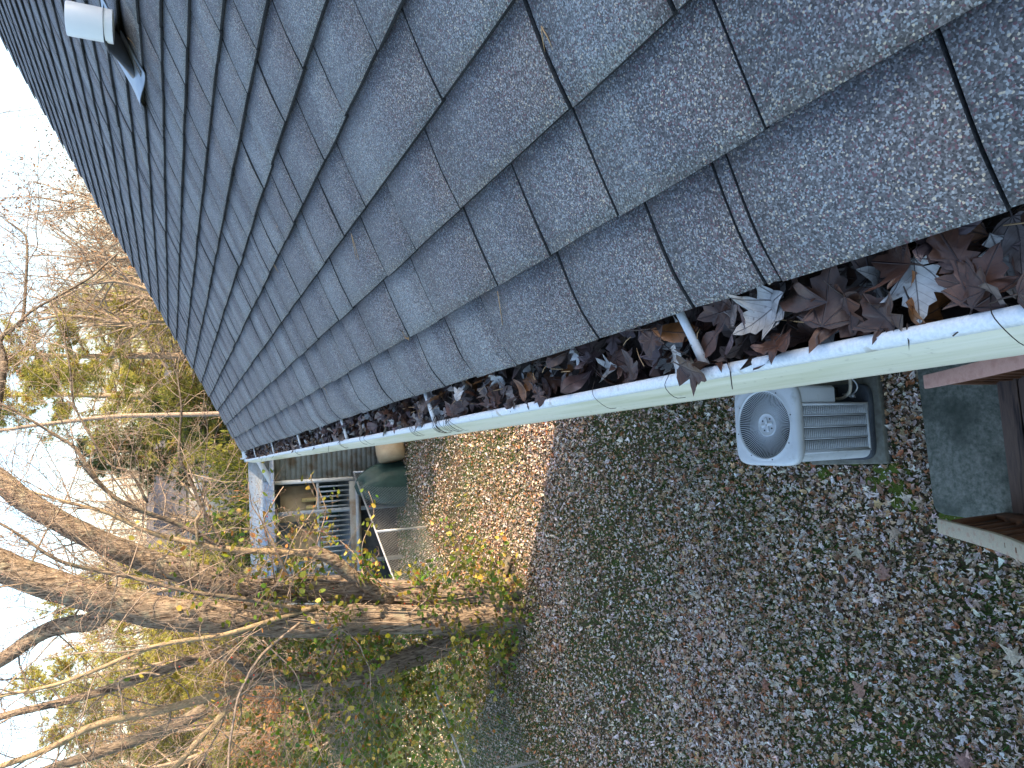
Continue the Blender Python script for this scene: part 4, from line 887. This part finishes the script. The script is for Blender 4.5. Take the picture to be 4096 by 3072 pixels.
for k, L in enumerate(lims):
    P, R_ = limb(L, 26); P = wob(P, .012, r); mbx = bark_tube(P, R_, 8, r, .04); mbx.build('limb', M['bark_dark'] if k in (7, 8, 10, 11, 12, 13, 14) else (M['bark'] if R_[0] > .085 else M['twig']), big, smooth=True); allp.append((P, R_))
tw = MB(); bud = MB(); tips = []
for (P, R_) in allp + [(T1[22:], R1[22:]), (T2[30:], R2[30:]), (T3, R3)]:
    L = np.linalg.norm(np.diff(P, axis=0), axis=1).sum(); nb = int(min(26, 5 + L * 4.2))
    for q in range(nb):
        i = r.integers(2, len(P) - 1); d = rand_dir(P[i] - P[i - 1], .75, r); d[1] *= .7
        sprout(tw, P[i], d, r.uniform(.5, 1.7), min(R_[i] * .4, r.uniform(.007, .014)), 1, r, .08, (5, 4, 3, 3), (8, 5, 3), 7, tips, .7)
# upper crown, mostly above the view, and the side towards the roof
for (px, py, Y, d, L, r0) in ((0, 1918, 11.2, (.5, .3, .8), 4.2, .07), (-300, 1750, 11.4, (.6, -.2, .5), 4.0, .06), (-500, 2150, 10.2, (-.5, .3, .8), 3.5, .06), (-500, 2150, 10.2, (.6, .3, .6), 3.5, .06), (-800, 1600, 11.8, (.9, -.1, -.1), 3.8, .05)):
    sprout(tw, on_y(px, py, Y), np.array(d) / np.linalg.norm(d), L, r0, 0, r, .08, (7, 5, 4, 3), (8, 6, 4), 8, tips, .6)
tw.build('crown', M['twig_grey'], big)
tips = np.array(tips); n = len(tips)
scatter_low(bud, 'o', tips + r.normal(0, .02, tips.shape), r.uniform(.012, .03, n), r.uniform(0, 1.5, n), r.uniform(0, 6.28, n), np.array([(.22, .11, .09)]) * r.uniform(.6, 1.3, (n, 1)), r)
bud.build('bud_clusters', M['leaf'], big, kind='stuff')
# vine on the tree: stems and small rounded leaves
vine = thing('climbing_vine', base + (-.3, -.2, 0), 'climbing vine with small yellow green leaves and red berries on the big tree', 'vine')
vs_ = MB(); anch = []; tang = []
for L in vin:
    P, R_ = limb(L, 26); P = wob(P, .02, r); vs_.tube(P, R_, 6); anch += [p for p in P[4:]]
for q in range(120):                         # stems wrapping the trunks and hanging off them
    P, R_ = (T1, R1) if q % 3 == 0 else ((T2, R2) if q % 3 == 1 else (T3, R3)); lim = 30 if q % 3 < 2 else 34
    i0 = r.integers(0, lim - 8); seg = P[i0:i0 + 8]; a0 = r.uniform(0, 6.28); a = a0 + np.linspace(0, r.uniform(-1.6, 1.6), 8)
    Q = seg + np.stack([np.cos(a), np.sin(a), 0 * a], -1) * (R_[i0:i0 + 8] + .012)[:, None]; Q = wob(Q, .02, r); vs_.tube(Q, r.uniform(.004, .010), 4, cap=False)
    d = np.array([np.cos(a[-1]), np.sin(a[-1]), r.uniform(-.3, .5)]); tp = []
    sprout(vs_, Q[-1], rand_dir(d, .3, r), r.uniform(.4, 1.3), .005, 1, r, -.05, (4, 4, 3, 3), (4, 4, 3), 8, tp, .7, .4); anch += tp; anch += [p for p in Q[::3]]
for q in range(130):                         # tangle left of the leaning trunk
    p = on_y(r.uniform(1150, 1800), r.uniform(2560, 3200), r.uniform(10.7, 12.0)); tp = []
    if p[2] < .15: continue
    sprout(vs_, p, rand_dir(np.array([r.uniform(-1, 1), r.uniform(-.4, .4), r.uniform(-.5, .7)]), .3, r), r.uniform(.6, 1.7), .006, 1, r, .0, (4, 4, 3, 3), (4, 3, 3), 8, tp, .75, .5); tang += tp
vs_.build('stem', M['twig_grey'], vine)
for q in range(60):                          # leafy growth round the foot of the trunks
    a = r.uniform(0, 6.28); p = np.array([-2.3 + .42 * math.cos(a), 10.5 + .36 * math.sin(a), .02]); tp = []
    sprout(vs_, p, rand_dir(np.array([math.cos(a) * .5, math.sin(a) * .5, 1.]), .3, r), r.uniform(.35, .95), .006, 1, r, .05, (4, 4, 3, 3), (4, 3, 3), 7, tp, .7, .3); anch += tp
anch = np.array(anch); anch = anch[anch[:, 2] > .1]
lf = MB(); n = 9500; hs, he = np.histogram(anch[:, 2], 24); w_ = np.exp(-np.clip(anch[:, 2] - 3.4, 0, 9) * 1.5) / (hs[np.clip(np.digitize(anch[:, 2], he) - 1, 0, 23)] + 20.); w_ /= w_.sum(); tang = np.array(tang); p = np.where((r.random(n) < .55)[:, None], anch[r.choice(len(anch), n, p=w_)], tang[r.integers(0, len(tang), n)]) + r.normal(0, .06, (n, 3)); p[:, 2] = np.maximum(p[:, 2], .06)
c = np.stack([r.uniform(.09, .24, n), r.uniform(.14, .25, n), r.uniform(.015, .04, n)], -1); ye = r.random(n) < .14; c[ye] = np.stack([r.uniform(.5, .65, ye.sum()), r.uniform(.42, .5, ye.sum()), r.uniform(.06, .15, ye.sum())], -1)
og = r.random(n) < .05; c[og] = (.45, .20, .06)
scatter_low(lf, 'r', p, r.uniform(.055, .105, n), r.uniform(.1, 1.3, n), r.uniform(0, 6.28, n), c, r, .6); 
n = 900; pb = np.concatenate([anch[r.choice(len(anch), 450, p=w_)], tang[r.integers(0, len(tang), 450)]]) + r.normal(0, .05, (n, 3)); s = .011
ov = np.array([(1, 0, 0), (-1, 0, 0), (0, 1, 0), (0, -1, 0), (0, 0, 1), (0, 0, -1)]) * s; of = np.array([(0, 2, 4), (2, 1, 4), (1, 3, 4), (3, 0, 4), (2, 0, 5), (1, 2, 5), (3, 1, 5), (0, 3, 5)])
lf.add((pb[:, None] + ov[None]).reshape(-1, 3), (of[None] + (np.arange(n) * 6)[:, None, None]).reshape(-1, 3), np.tile([.50, .055, .03], (n * 6, 1)))
lf.build('foliage', M['green'], vine, kind='stuff')

# ---- background plants: each kind is built once and copied with its parts
def put(proto, loc, rz, sc, label, first=[]):
    if proto.get('used') is None: o = proto; proto['used'] = 1; kids = list(proto.children)
    else:
        kids = []; o = proto.copy(); COL.objects.link(o)
        for ch in proto.children:
            c_ = ch.copy(); COL.objects.link(c_); c_.parent = o; kids.append(c_)
    o.location = [float(v) for v in loc]; o.rotation_euler = (0, 0, rz); o.scale = sc if hasattr(sc, '__len__') else (sc, sc, sc)
    o['label'] = label; return o
def pine_proto(name, seed, H, Rb, c0, c1, gap):
    r = np.random.default_rng(seed); o = thing(name, (0, 0, 0), '', 'tree', 'evergreens beyond the yard'); t = MB(); t.tube(wob(np.array([(0, 0, z) for z in np.linspace(-.3, H, 12)]), .05, r), np.linspace(H * .018, .02, 12), 9)
    f = MB(); cl = []; cd_ = []
    for z in np.arange(H * .10, H * .98, gap):
        u = z / H; prof_ = (1 - u) ** .75 * (.55 + .45 * min(1, u * 4)); nb = r.integers(4, 7)
        for q in range(nb):
            if r.random() < .13: continue
            a = r.uniform(0, 6.28); L = Rb * prof_ * r.uniform(.55, 1.15) + .25; d = np.array([math.cos(a), math.sin(a), r.uniform(.0, .35)]); P = [np.array([0, 0, z])]
            for s_ in range(6): d = d + r.normal(0, .10, 3) + (0, 0, .05); d /= np.linalg.norm(d); P.append(P[-1] + d * L / 6)
            P = np.array(P); t.tube(P, np.linspace(.035, .008, 7) * (L / Rb + .3), 4, cap=False)
            for s_ in range(int(5 + L * 5)):
                i = r.uniform(.30, 1.) * 5.99; j = int(i); p = P[j] * (1 - i + j) + P[j + 1] * (i - j); e = p + rand_dir(P[j + 1] - P[j], .8, r) * r.uniform(.15, .5) * (.5 + .5 * L / Rb)
                t.tube(np.array([p, (p + e) / 2, e]), .006, 3, cap=False)
                for w__ in range(3): cl.append(e + r.normal(0, .10, 3)); cd_.append(e - p)
    cl = np.array(cl); cd_ = np.array(cd_); n = len(cl); m_ = 15
    dirs = r.normal(0, 1, (n, m_, 3)) + cd_[:, None] / np.linalg.norm(cd_, axis=1)[:, None, None] * .9; dirs /= np.linalg.norm(dirs, axis=2)[..., None]
    side = np.cross(dirs, r.normal(0, 1, (n, m_, 3))); side /= np.linalg.norm(side, axis=2)[..., None]; L = r.uniform(.13, .27, (n, m_, 1))
    V = np.stack([cl[:, None] - side * .012, cl[:, None] + side * .012, cl[:, None] + dirs * L], 2).reshape(-1, 3); k = r.uniform(0, 1, (n, 1)) ; C_ = np.array(c0) * (1 - k) + np.array(c1) * k
    br = r.random(n) < .10; C_[br] = (.24, .13, .04)
    f.add(V, np.arange(len(V)).reshape(-1, 3), np.repeat(C_, m_ * 3, 0)); t.build('trunk', M['far_bark'], o, np.zeros(3)); f.build('crown', M['green'], o, np.zeros(3)); return o
pineA = pine_proto('pine_tree', 61, 12.5, 3.6, (.27, .28, .06), (.50, .45, .10), .40)
pineB = pine_proto('spruce_tree', 62, 11., 2.6, (.09, .13, .05), (.17, .20, .07), .34)
def bg(px, py, Y): p = on_y(px, py, Y); p[2] = float(ground_z(p[0], p[1])); return p
put(pineA, bg(900, 1430, 27), .4, (1.05, 1.05, .86), 'tall sunlit yellow green pine directly behind the roof edge')
put(pineA, bg(900, 1580, 34), 3.2, (1.2, 1.2, .98), 'second sunlit pine between the tall pine and the slender trunk')
put(pineA, bg(900, 1240, 37), 2.2, (.9, .9, .80), 'sunlit pine half hidden by the roof rake')
put(pineB, bg(900, 1640, 29), 0, (1.15, 1.15, .52), 'dark green spruce beneath the tall sunlit pine')
put(pineB, bg(900, 1790, 36), 1.1, (1.1, 1.1, .80), 'dark spruce just left of the slender upright trunk')
put(pineA, bg(900, 2330, 52), 4.0, (1.2, 1.2, .95), 'far pine seen between the two main trunks')
put(pineA, bg(900, 2620, 46), 5.0, (1.1, 1.1, 1.0), 'far pine left of the main trunks')
put(pineA, bg(900, 2790, 50), 1.0, (1.3, 1.3, .92), 'far pine behind the left forked limbs')
put(pineB, bg(900, 3010, 58), 3.0, (1.4, 1.4, 1.0), 'far dark evergreen at the left end of the wood')
put(pineB, (6.6, 13.0, 0), 2.0, (1.3, 1.3, .62), 'evergreen hidden behind the roof, shading the outbuilding')
put(pineB, (9.6, 11.6, 0), 3.4, (1.3, 1.3, .60), 'second evergreen hidden behind the roof')
def bare_proto(name, seed, H, kids=(9, 7, 4), leafy=0):
    r = np.random.default_rng(seed); o = thing(name, (0, 0, 0), '', 'tree', 'bare trees beyond the yard'); t = MB(); P = wob(np.stack([np.zeros(12), np.zeros(12), np.linspace(-.2, H * .8, 12)], -1), H * .018, r); R_ = np.linspace(H * .013, H * .004, 12); t.tube(P, R_, 8)
    c_ = MB(); tp = []
    for q in range(kids[0] * 2):
        i = r.integers(3, 12); d = np.array([r.normal(0, 1), r.normal(0, 1), r.uniform(.7, 1.8)]); sprout(c_, P[i], d / np.linalg.norm(d), H * r.uniform(.16, .34), R_[i] * .6, 0, r, .15, (5, 4, 3, 3), (kids[1], kids[2], 3), 7, tp, .55)
    t.build('trunk', M['far_bark'], o, np.zeros(3), smooth=True); c_.build('crown', M['far_bark'], o, np.zeros(3))
    if leafy:
        tp = np.array(tp); tp = tp[r.random(len(tp)) < leafy]; n = len(tp); f = MB(); scatter_low(f, 'o', tp + r.normal(0, .05, tp.shape), r.uniform(.05, .10, n), r.uniform(0, 1.5, n), r.uniform(0, 6.28, n), np.array([(.30, .15, .06)]) * r.uniform(.6, 1.4, (n, 1)), r); f.build('dead_leaves', M['leaf'], o, np.zeros(3), kind='stuff')
    return o
bareA = bare_proto('bare_tree', 71, 11.); bareB = bare_proto('bare_tree', 72, 9., (10, 8, 5), .5); bareC = bare_proto('bare_tree', 73, 13.)
BT = [(bareA, 900, 1090, 24, .9, 'bare tree with pale trunk by the roof rake, nearest the pine'), (bareC, 900, 1130, 30, .8, 'second pale bare trunk beside the roof rake'), (bareA, 900, 1210, 27, .95, 'leaning pale bare tree at the pine crown edge'),
      (bareC, 900, 1050, 23, .72, 'pale bare trunk highest up along the roof rake'), (bareA, 900, 1300, 26, 1.0, 'pale double trunk just above the pine crown'), (bareC, 900, 1165, 22, .7, 'thin pale trunk amid the bare trunks by the rake'),
      (bareB, 900, 880, 20, .95, 'brown budded tree rising behind the roof slope'), (bareB, 900, 760, 23, .85, 'thin budded tree highest against the sky by the roof'), (bareC, 900, 2060, 45, .75, 'far bare tree above the outbuilding roof'),
      (bareA, 900, 2200, 60, 1.0, 'far bare tree framed by the right leaning trunk'), (bareB, 900, 2480, 55, 1.1, 'far brown tree behind the middle trunk'), (bareC, 900, 2690, 66, 1.0, 'far bare tree behind the budded branches'),
      (bareB, 900, 2880, 40, .9, 'bare tree with brown leaves left of the forked limbs'), (bareA, 900, 3000, 44, 1.0, 'bare tree near the lower left edge of the wood'), (bareB, 900, 2950, 26, .45, 'low tree holding orange leaves beyond the fence'), (bareC, 900, 1900, 62, .9, 'far bare tree left of the dark spruce')]
for k, (pr, px, py, Y, sc, lab) in enumerate(BT): put(pr, bg(px, py, Y), k * 1.7, sc, lab)
# slender upright trunk beyond the roof end
p0 = bg(900, 1650, 19); sl = thing('slender_tree', p0, 'slender straight lichen spotted trunk standing beyond the roof corner', 'tree')
q0, _ = project(p0); P = np.array([p0 + (0, 0, -.1)] + [on_y(a, b, 19) for a, b in ((760, 1658), (475, 1665), (285, 1684), (127, 1703), (0, 1722), (-300, 1760))]); Q = catmull(P, 24)
bark_tube(Q, np.linspace(.065, .03, 24), 9, r, .05).build('trunk', M['twig_grey'], sl, smooth=True); mb = MB()
for k in range(16): i = r.integers(8, 24); sprout(mb, Q[i], rand_dir(np.array([r.normal(0, .8), r.normal(0, .8), .7]), .2, r), r.uniform(.6, 1.6), .010, 1, r, .1, (4, 4, 3, 3), (5, 4, 3), 7, None, .6)
mb.build('crown', M['twig_grey'], sl)
def bush_proto(name, seed, c0, c1, n, cat='bush', grp='bushes beyond the fence', size=(.05, .11), twigs=True):
    r = np.random.default_rng(seed); o = thing(name, (0, 0, 0), '', cat, grp); t = MB(); tp = []
    for q in range(14): d = np.array([r.normal(0, .6), r.normal(0, .6), 1.]); sprout(t, np.array([r.normal(0, .12), r.normal(0, .12), -.05]), d / np.linalg.norm(d), r.uniform(.8, 1.3), .018, 0, r, .1, (4, 4, 3, 3), (7, 5, 3), 7, tp, .6)
    t.build('stem', M['far_bark'], o, np.zeros(3))
    if n:
        tp = np.array(tp); p = tp[r.integers(0, len(tp), n)] + r.normal(0, .07, (n, 3)); k = r.random((n, 1)); f = MB(); scatter_low(f, 'o', p, r.uniform(*size, n), r.uniform(0, 1.5, n), r.uniform(0, 6.28, n), np.array(c0) * (1 - k) + np.array(c1) * k, r); f.build('foliage', M['green'], o, np.zeros(3))
    return o
byel = bush_proto('yellow_green_shrub', 81, (.16, .19, .025), (.34, .32, .05), 6500); bgrn = bush_proto('green_shrub', 82, (.05, .085, .02), (.13, .16, .035), 5200); bora = bush_proto('orange_leaf_shrub', 83, (.34, .15, .06), (.42, .22, .10), 1800); bbr = bush_proto('brush_thicket', 84, None, None, 0)
BU = [(byel, 950, 1840, 24, (1.6, 1.6, 2.7), 'bright yellow green shrub right behind the outbuilding'), (byel, 950, 1760, 27, (1.5, 1.5, 1.9), 'yellow green shrub at the far roof corner'), (bgrn, 950, 1960, 28, (1.8, 1.8, 2.6), 'green shrub above the outbuilding roof'), (byel, 950, 2120, 30, (1.9, 1.9, 2.4), 'yellow green shrub beside the right leaning trunk'),
      (bgrn, 950, 2240, 33, (2., 2., 2.6), 'green shrub behind the broken branch stub'), (bora, 900, 2030, 22, (.8, .8, 2.0), 'salmon leaved shrub beside the outbuilding roof'), (byel, 950, 2420, 34, (1.7, 1.7, 1.8), 'yellow green shrub between the main trunks'), (bgrn, 950, 2560, 30, (2., 2., 2.0), 'green shrub left of the middle trunk'),
      (bora, 900, 2960, 27, (2.2, 2.2, 2.2), 'orange leaved shrub at the left of the view'), (bgrn, 1100, 2800, 24, (2., 2., 1.4), 'low green shrub behind the leaning trunk tangle'), (byel, 950, 3000, 36, (2.2, 2.2, 2.2), 'pale green shrub at the far left'), (bora, 900, 2700, 40, (2., 2., 2.), 'orange leaved shrub behind the forked limbs'),
      (bbr, 950, 1560, 20, (1.8, 1.8, 2.2), 'leafless brush thicket just past the roof rake'), (bbr, 950, 1700, 22, (1.6, 1.6, 1.9), 'leafless brush thicket around the slender trunk'), (bbr, 950, 2320, 24, (1.8, 1.8, 1.8), 'leafless brush thicket behind the fence corner'), (bbr, 950, 2600, 22, (2.2, 2.2, 1.9), 'leafless brush thicket left of the main trunks'), (bbr, 950, 2850, 20, (2.2, 2.2, 1.6), 'leafless brush thicket at the left of the fence'), (bbr, 950, 2000, 21, (1.5, 1.5, 2.0), 'leafless brush beside the outbuilding porch')]
for k, (pr, px, py, Y, sc, lab) in enumerate(BU): put(pr, bg(px, py, Y), k * 2.1, sc, lab)
# far wood that reads as one mass
fw = MB(); r = np.random.default_rng(91)
for q in range(420):
    a = r.uniform(-.75, .95); d = r.uniform(70, 150); x, y = d * math.sin(a), d * math.cos(a); z = float(ground_z(x, y)); H = r.uniform(6, 11.5)
    P = np.array([(x, y, z - .3), (x + r.normal(0, .2), y, z + H * .5), (x + r.normal(0, .5), y, z + H)]); fw.tube(P, [.16, .11, .03], 4, cap=False)
    for k in range(26):
        h = r.uniform(.15, 1.) * H; p = np.array([x, y, z + h]); e = p + np.array([r.normal(0, 1.3), r.normal(0, 1.), r.uniform(.2, 1.8)]); fw.tube(np.array([p, (p + e) / 2 + r.normal(0, .1, 3), e]), [.05, .035, .012], 3, cap=False)
        for j in range(2): e2 = e + np.array([r.normal(0, .7), r.normal(0, .7), r.uniform(-.1, .9)]); fw.tube(np.array([(p + e) / 2, e2]), [.028, .01], 3, cap=False)
fw.build('far_wood', M['far_bark'], kind='stuff', label='distant bare wood along the horizon', category='wood')
# pale houses that glint through the trees
def far_house(loc, rz, w_, d_, h_, label):
    o = thing('far_house', loc, label, 'house'); x, y, z = loc
    MB().box2((x - w_ / 2, y - d_ / 2, z - .5), (x + w_ / 2, y + d_ / 2, z + h_)).build('wall', M['farwall'], o)
    mb = MB(); mb.add([(x - w_ / 2 - .3, y - d_ / 2 - .3, z + h_ - .1), (x + w_ / 2 + .3, y - d_ / 2 - .3, z + h_ - .1), (x + w_ / 2 + .3, y + d_ / 2 + .3, z + h_ - .1), (x - w_ / 2 - .3, y + d_ / 2 + .3, z + h_ - .1), (x - w_ / 2 - .3, y, z + h_ + d_ * .28), (x + w_ / 2 + .3, y, z + h_ + d_ * .28)], [np.array([[0, 1, 5, 4], [2, 3, 4, 5]]), np.array([[1, 2, 5], [3, 0, 4]])]); mb.build('roof', M['farroof'], o)
    for k in range(3):
        xx = x - w_ * .3 + w_ * .3 * k; wn = MB().box2((xx - .45, y - d_ / 2 - .03, z + 1.1), (xx + .45, y - d_ / 2 - .004, z + 2.3)).build('window', M['darkglass'], o); MB().box2((xx - .03, y - d_ / 2 - .05, z + 1.1), (xx + .03, y - d_ / 2 - .032, z + 2.3)).build('mullion', M['white_metal'], wn)
    o.rotation_euler = (0, 0, rz)
far_house(bg(900, 1840, 58), .2, 9, 7, 3.4, 'pale far house glimpsed past the dark spruce')
far_house(bg(900, 2170, 64), -.2, 9, 7, 3.6, 'pale far house glimpsed beside the right leaning trunk')
far_house(bg(900, 1480, 52), .1, 8, 7, 3.0, 'far house with dark roof under the tall pine')
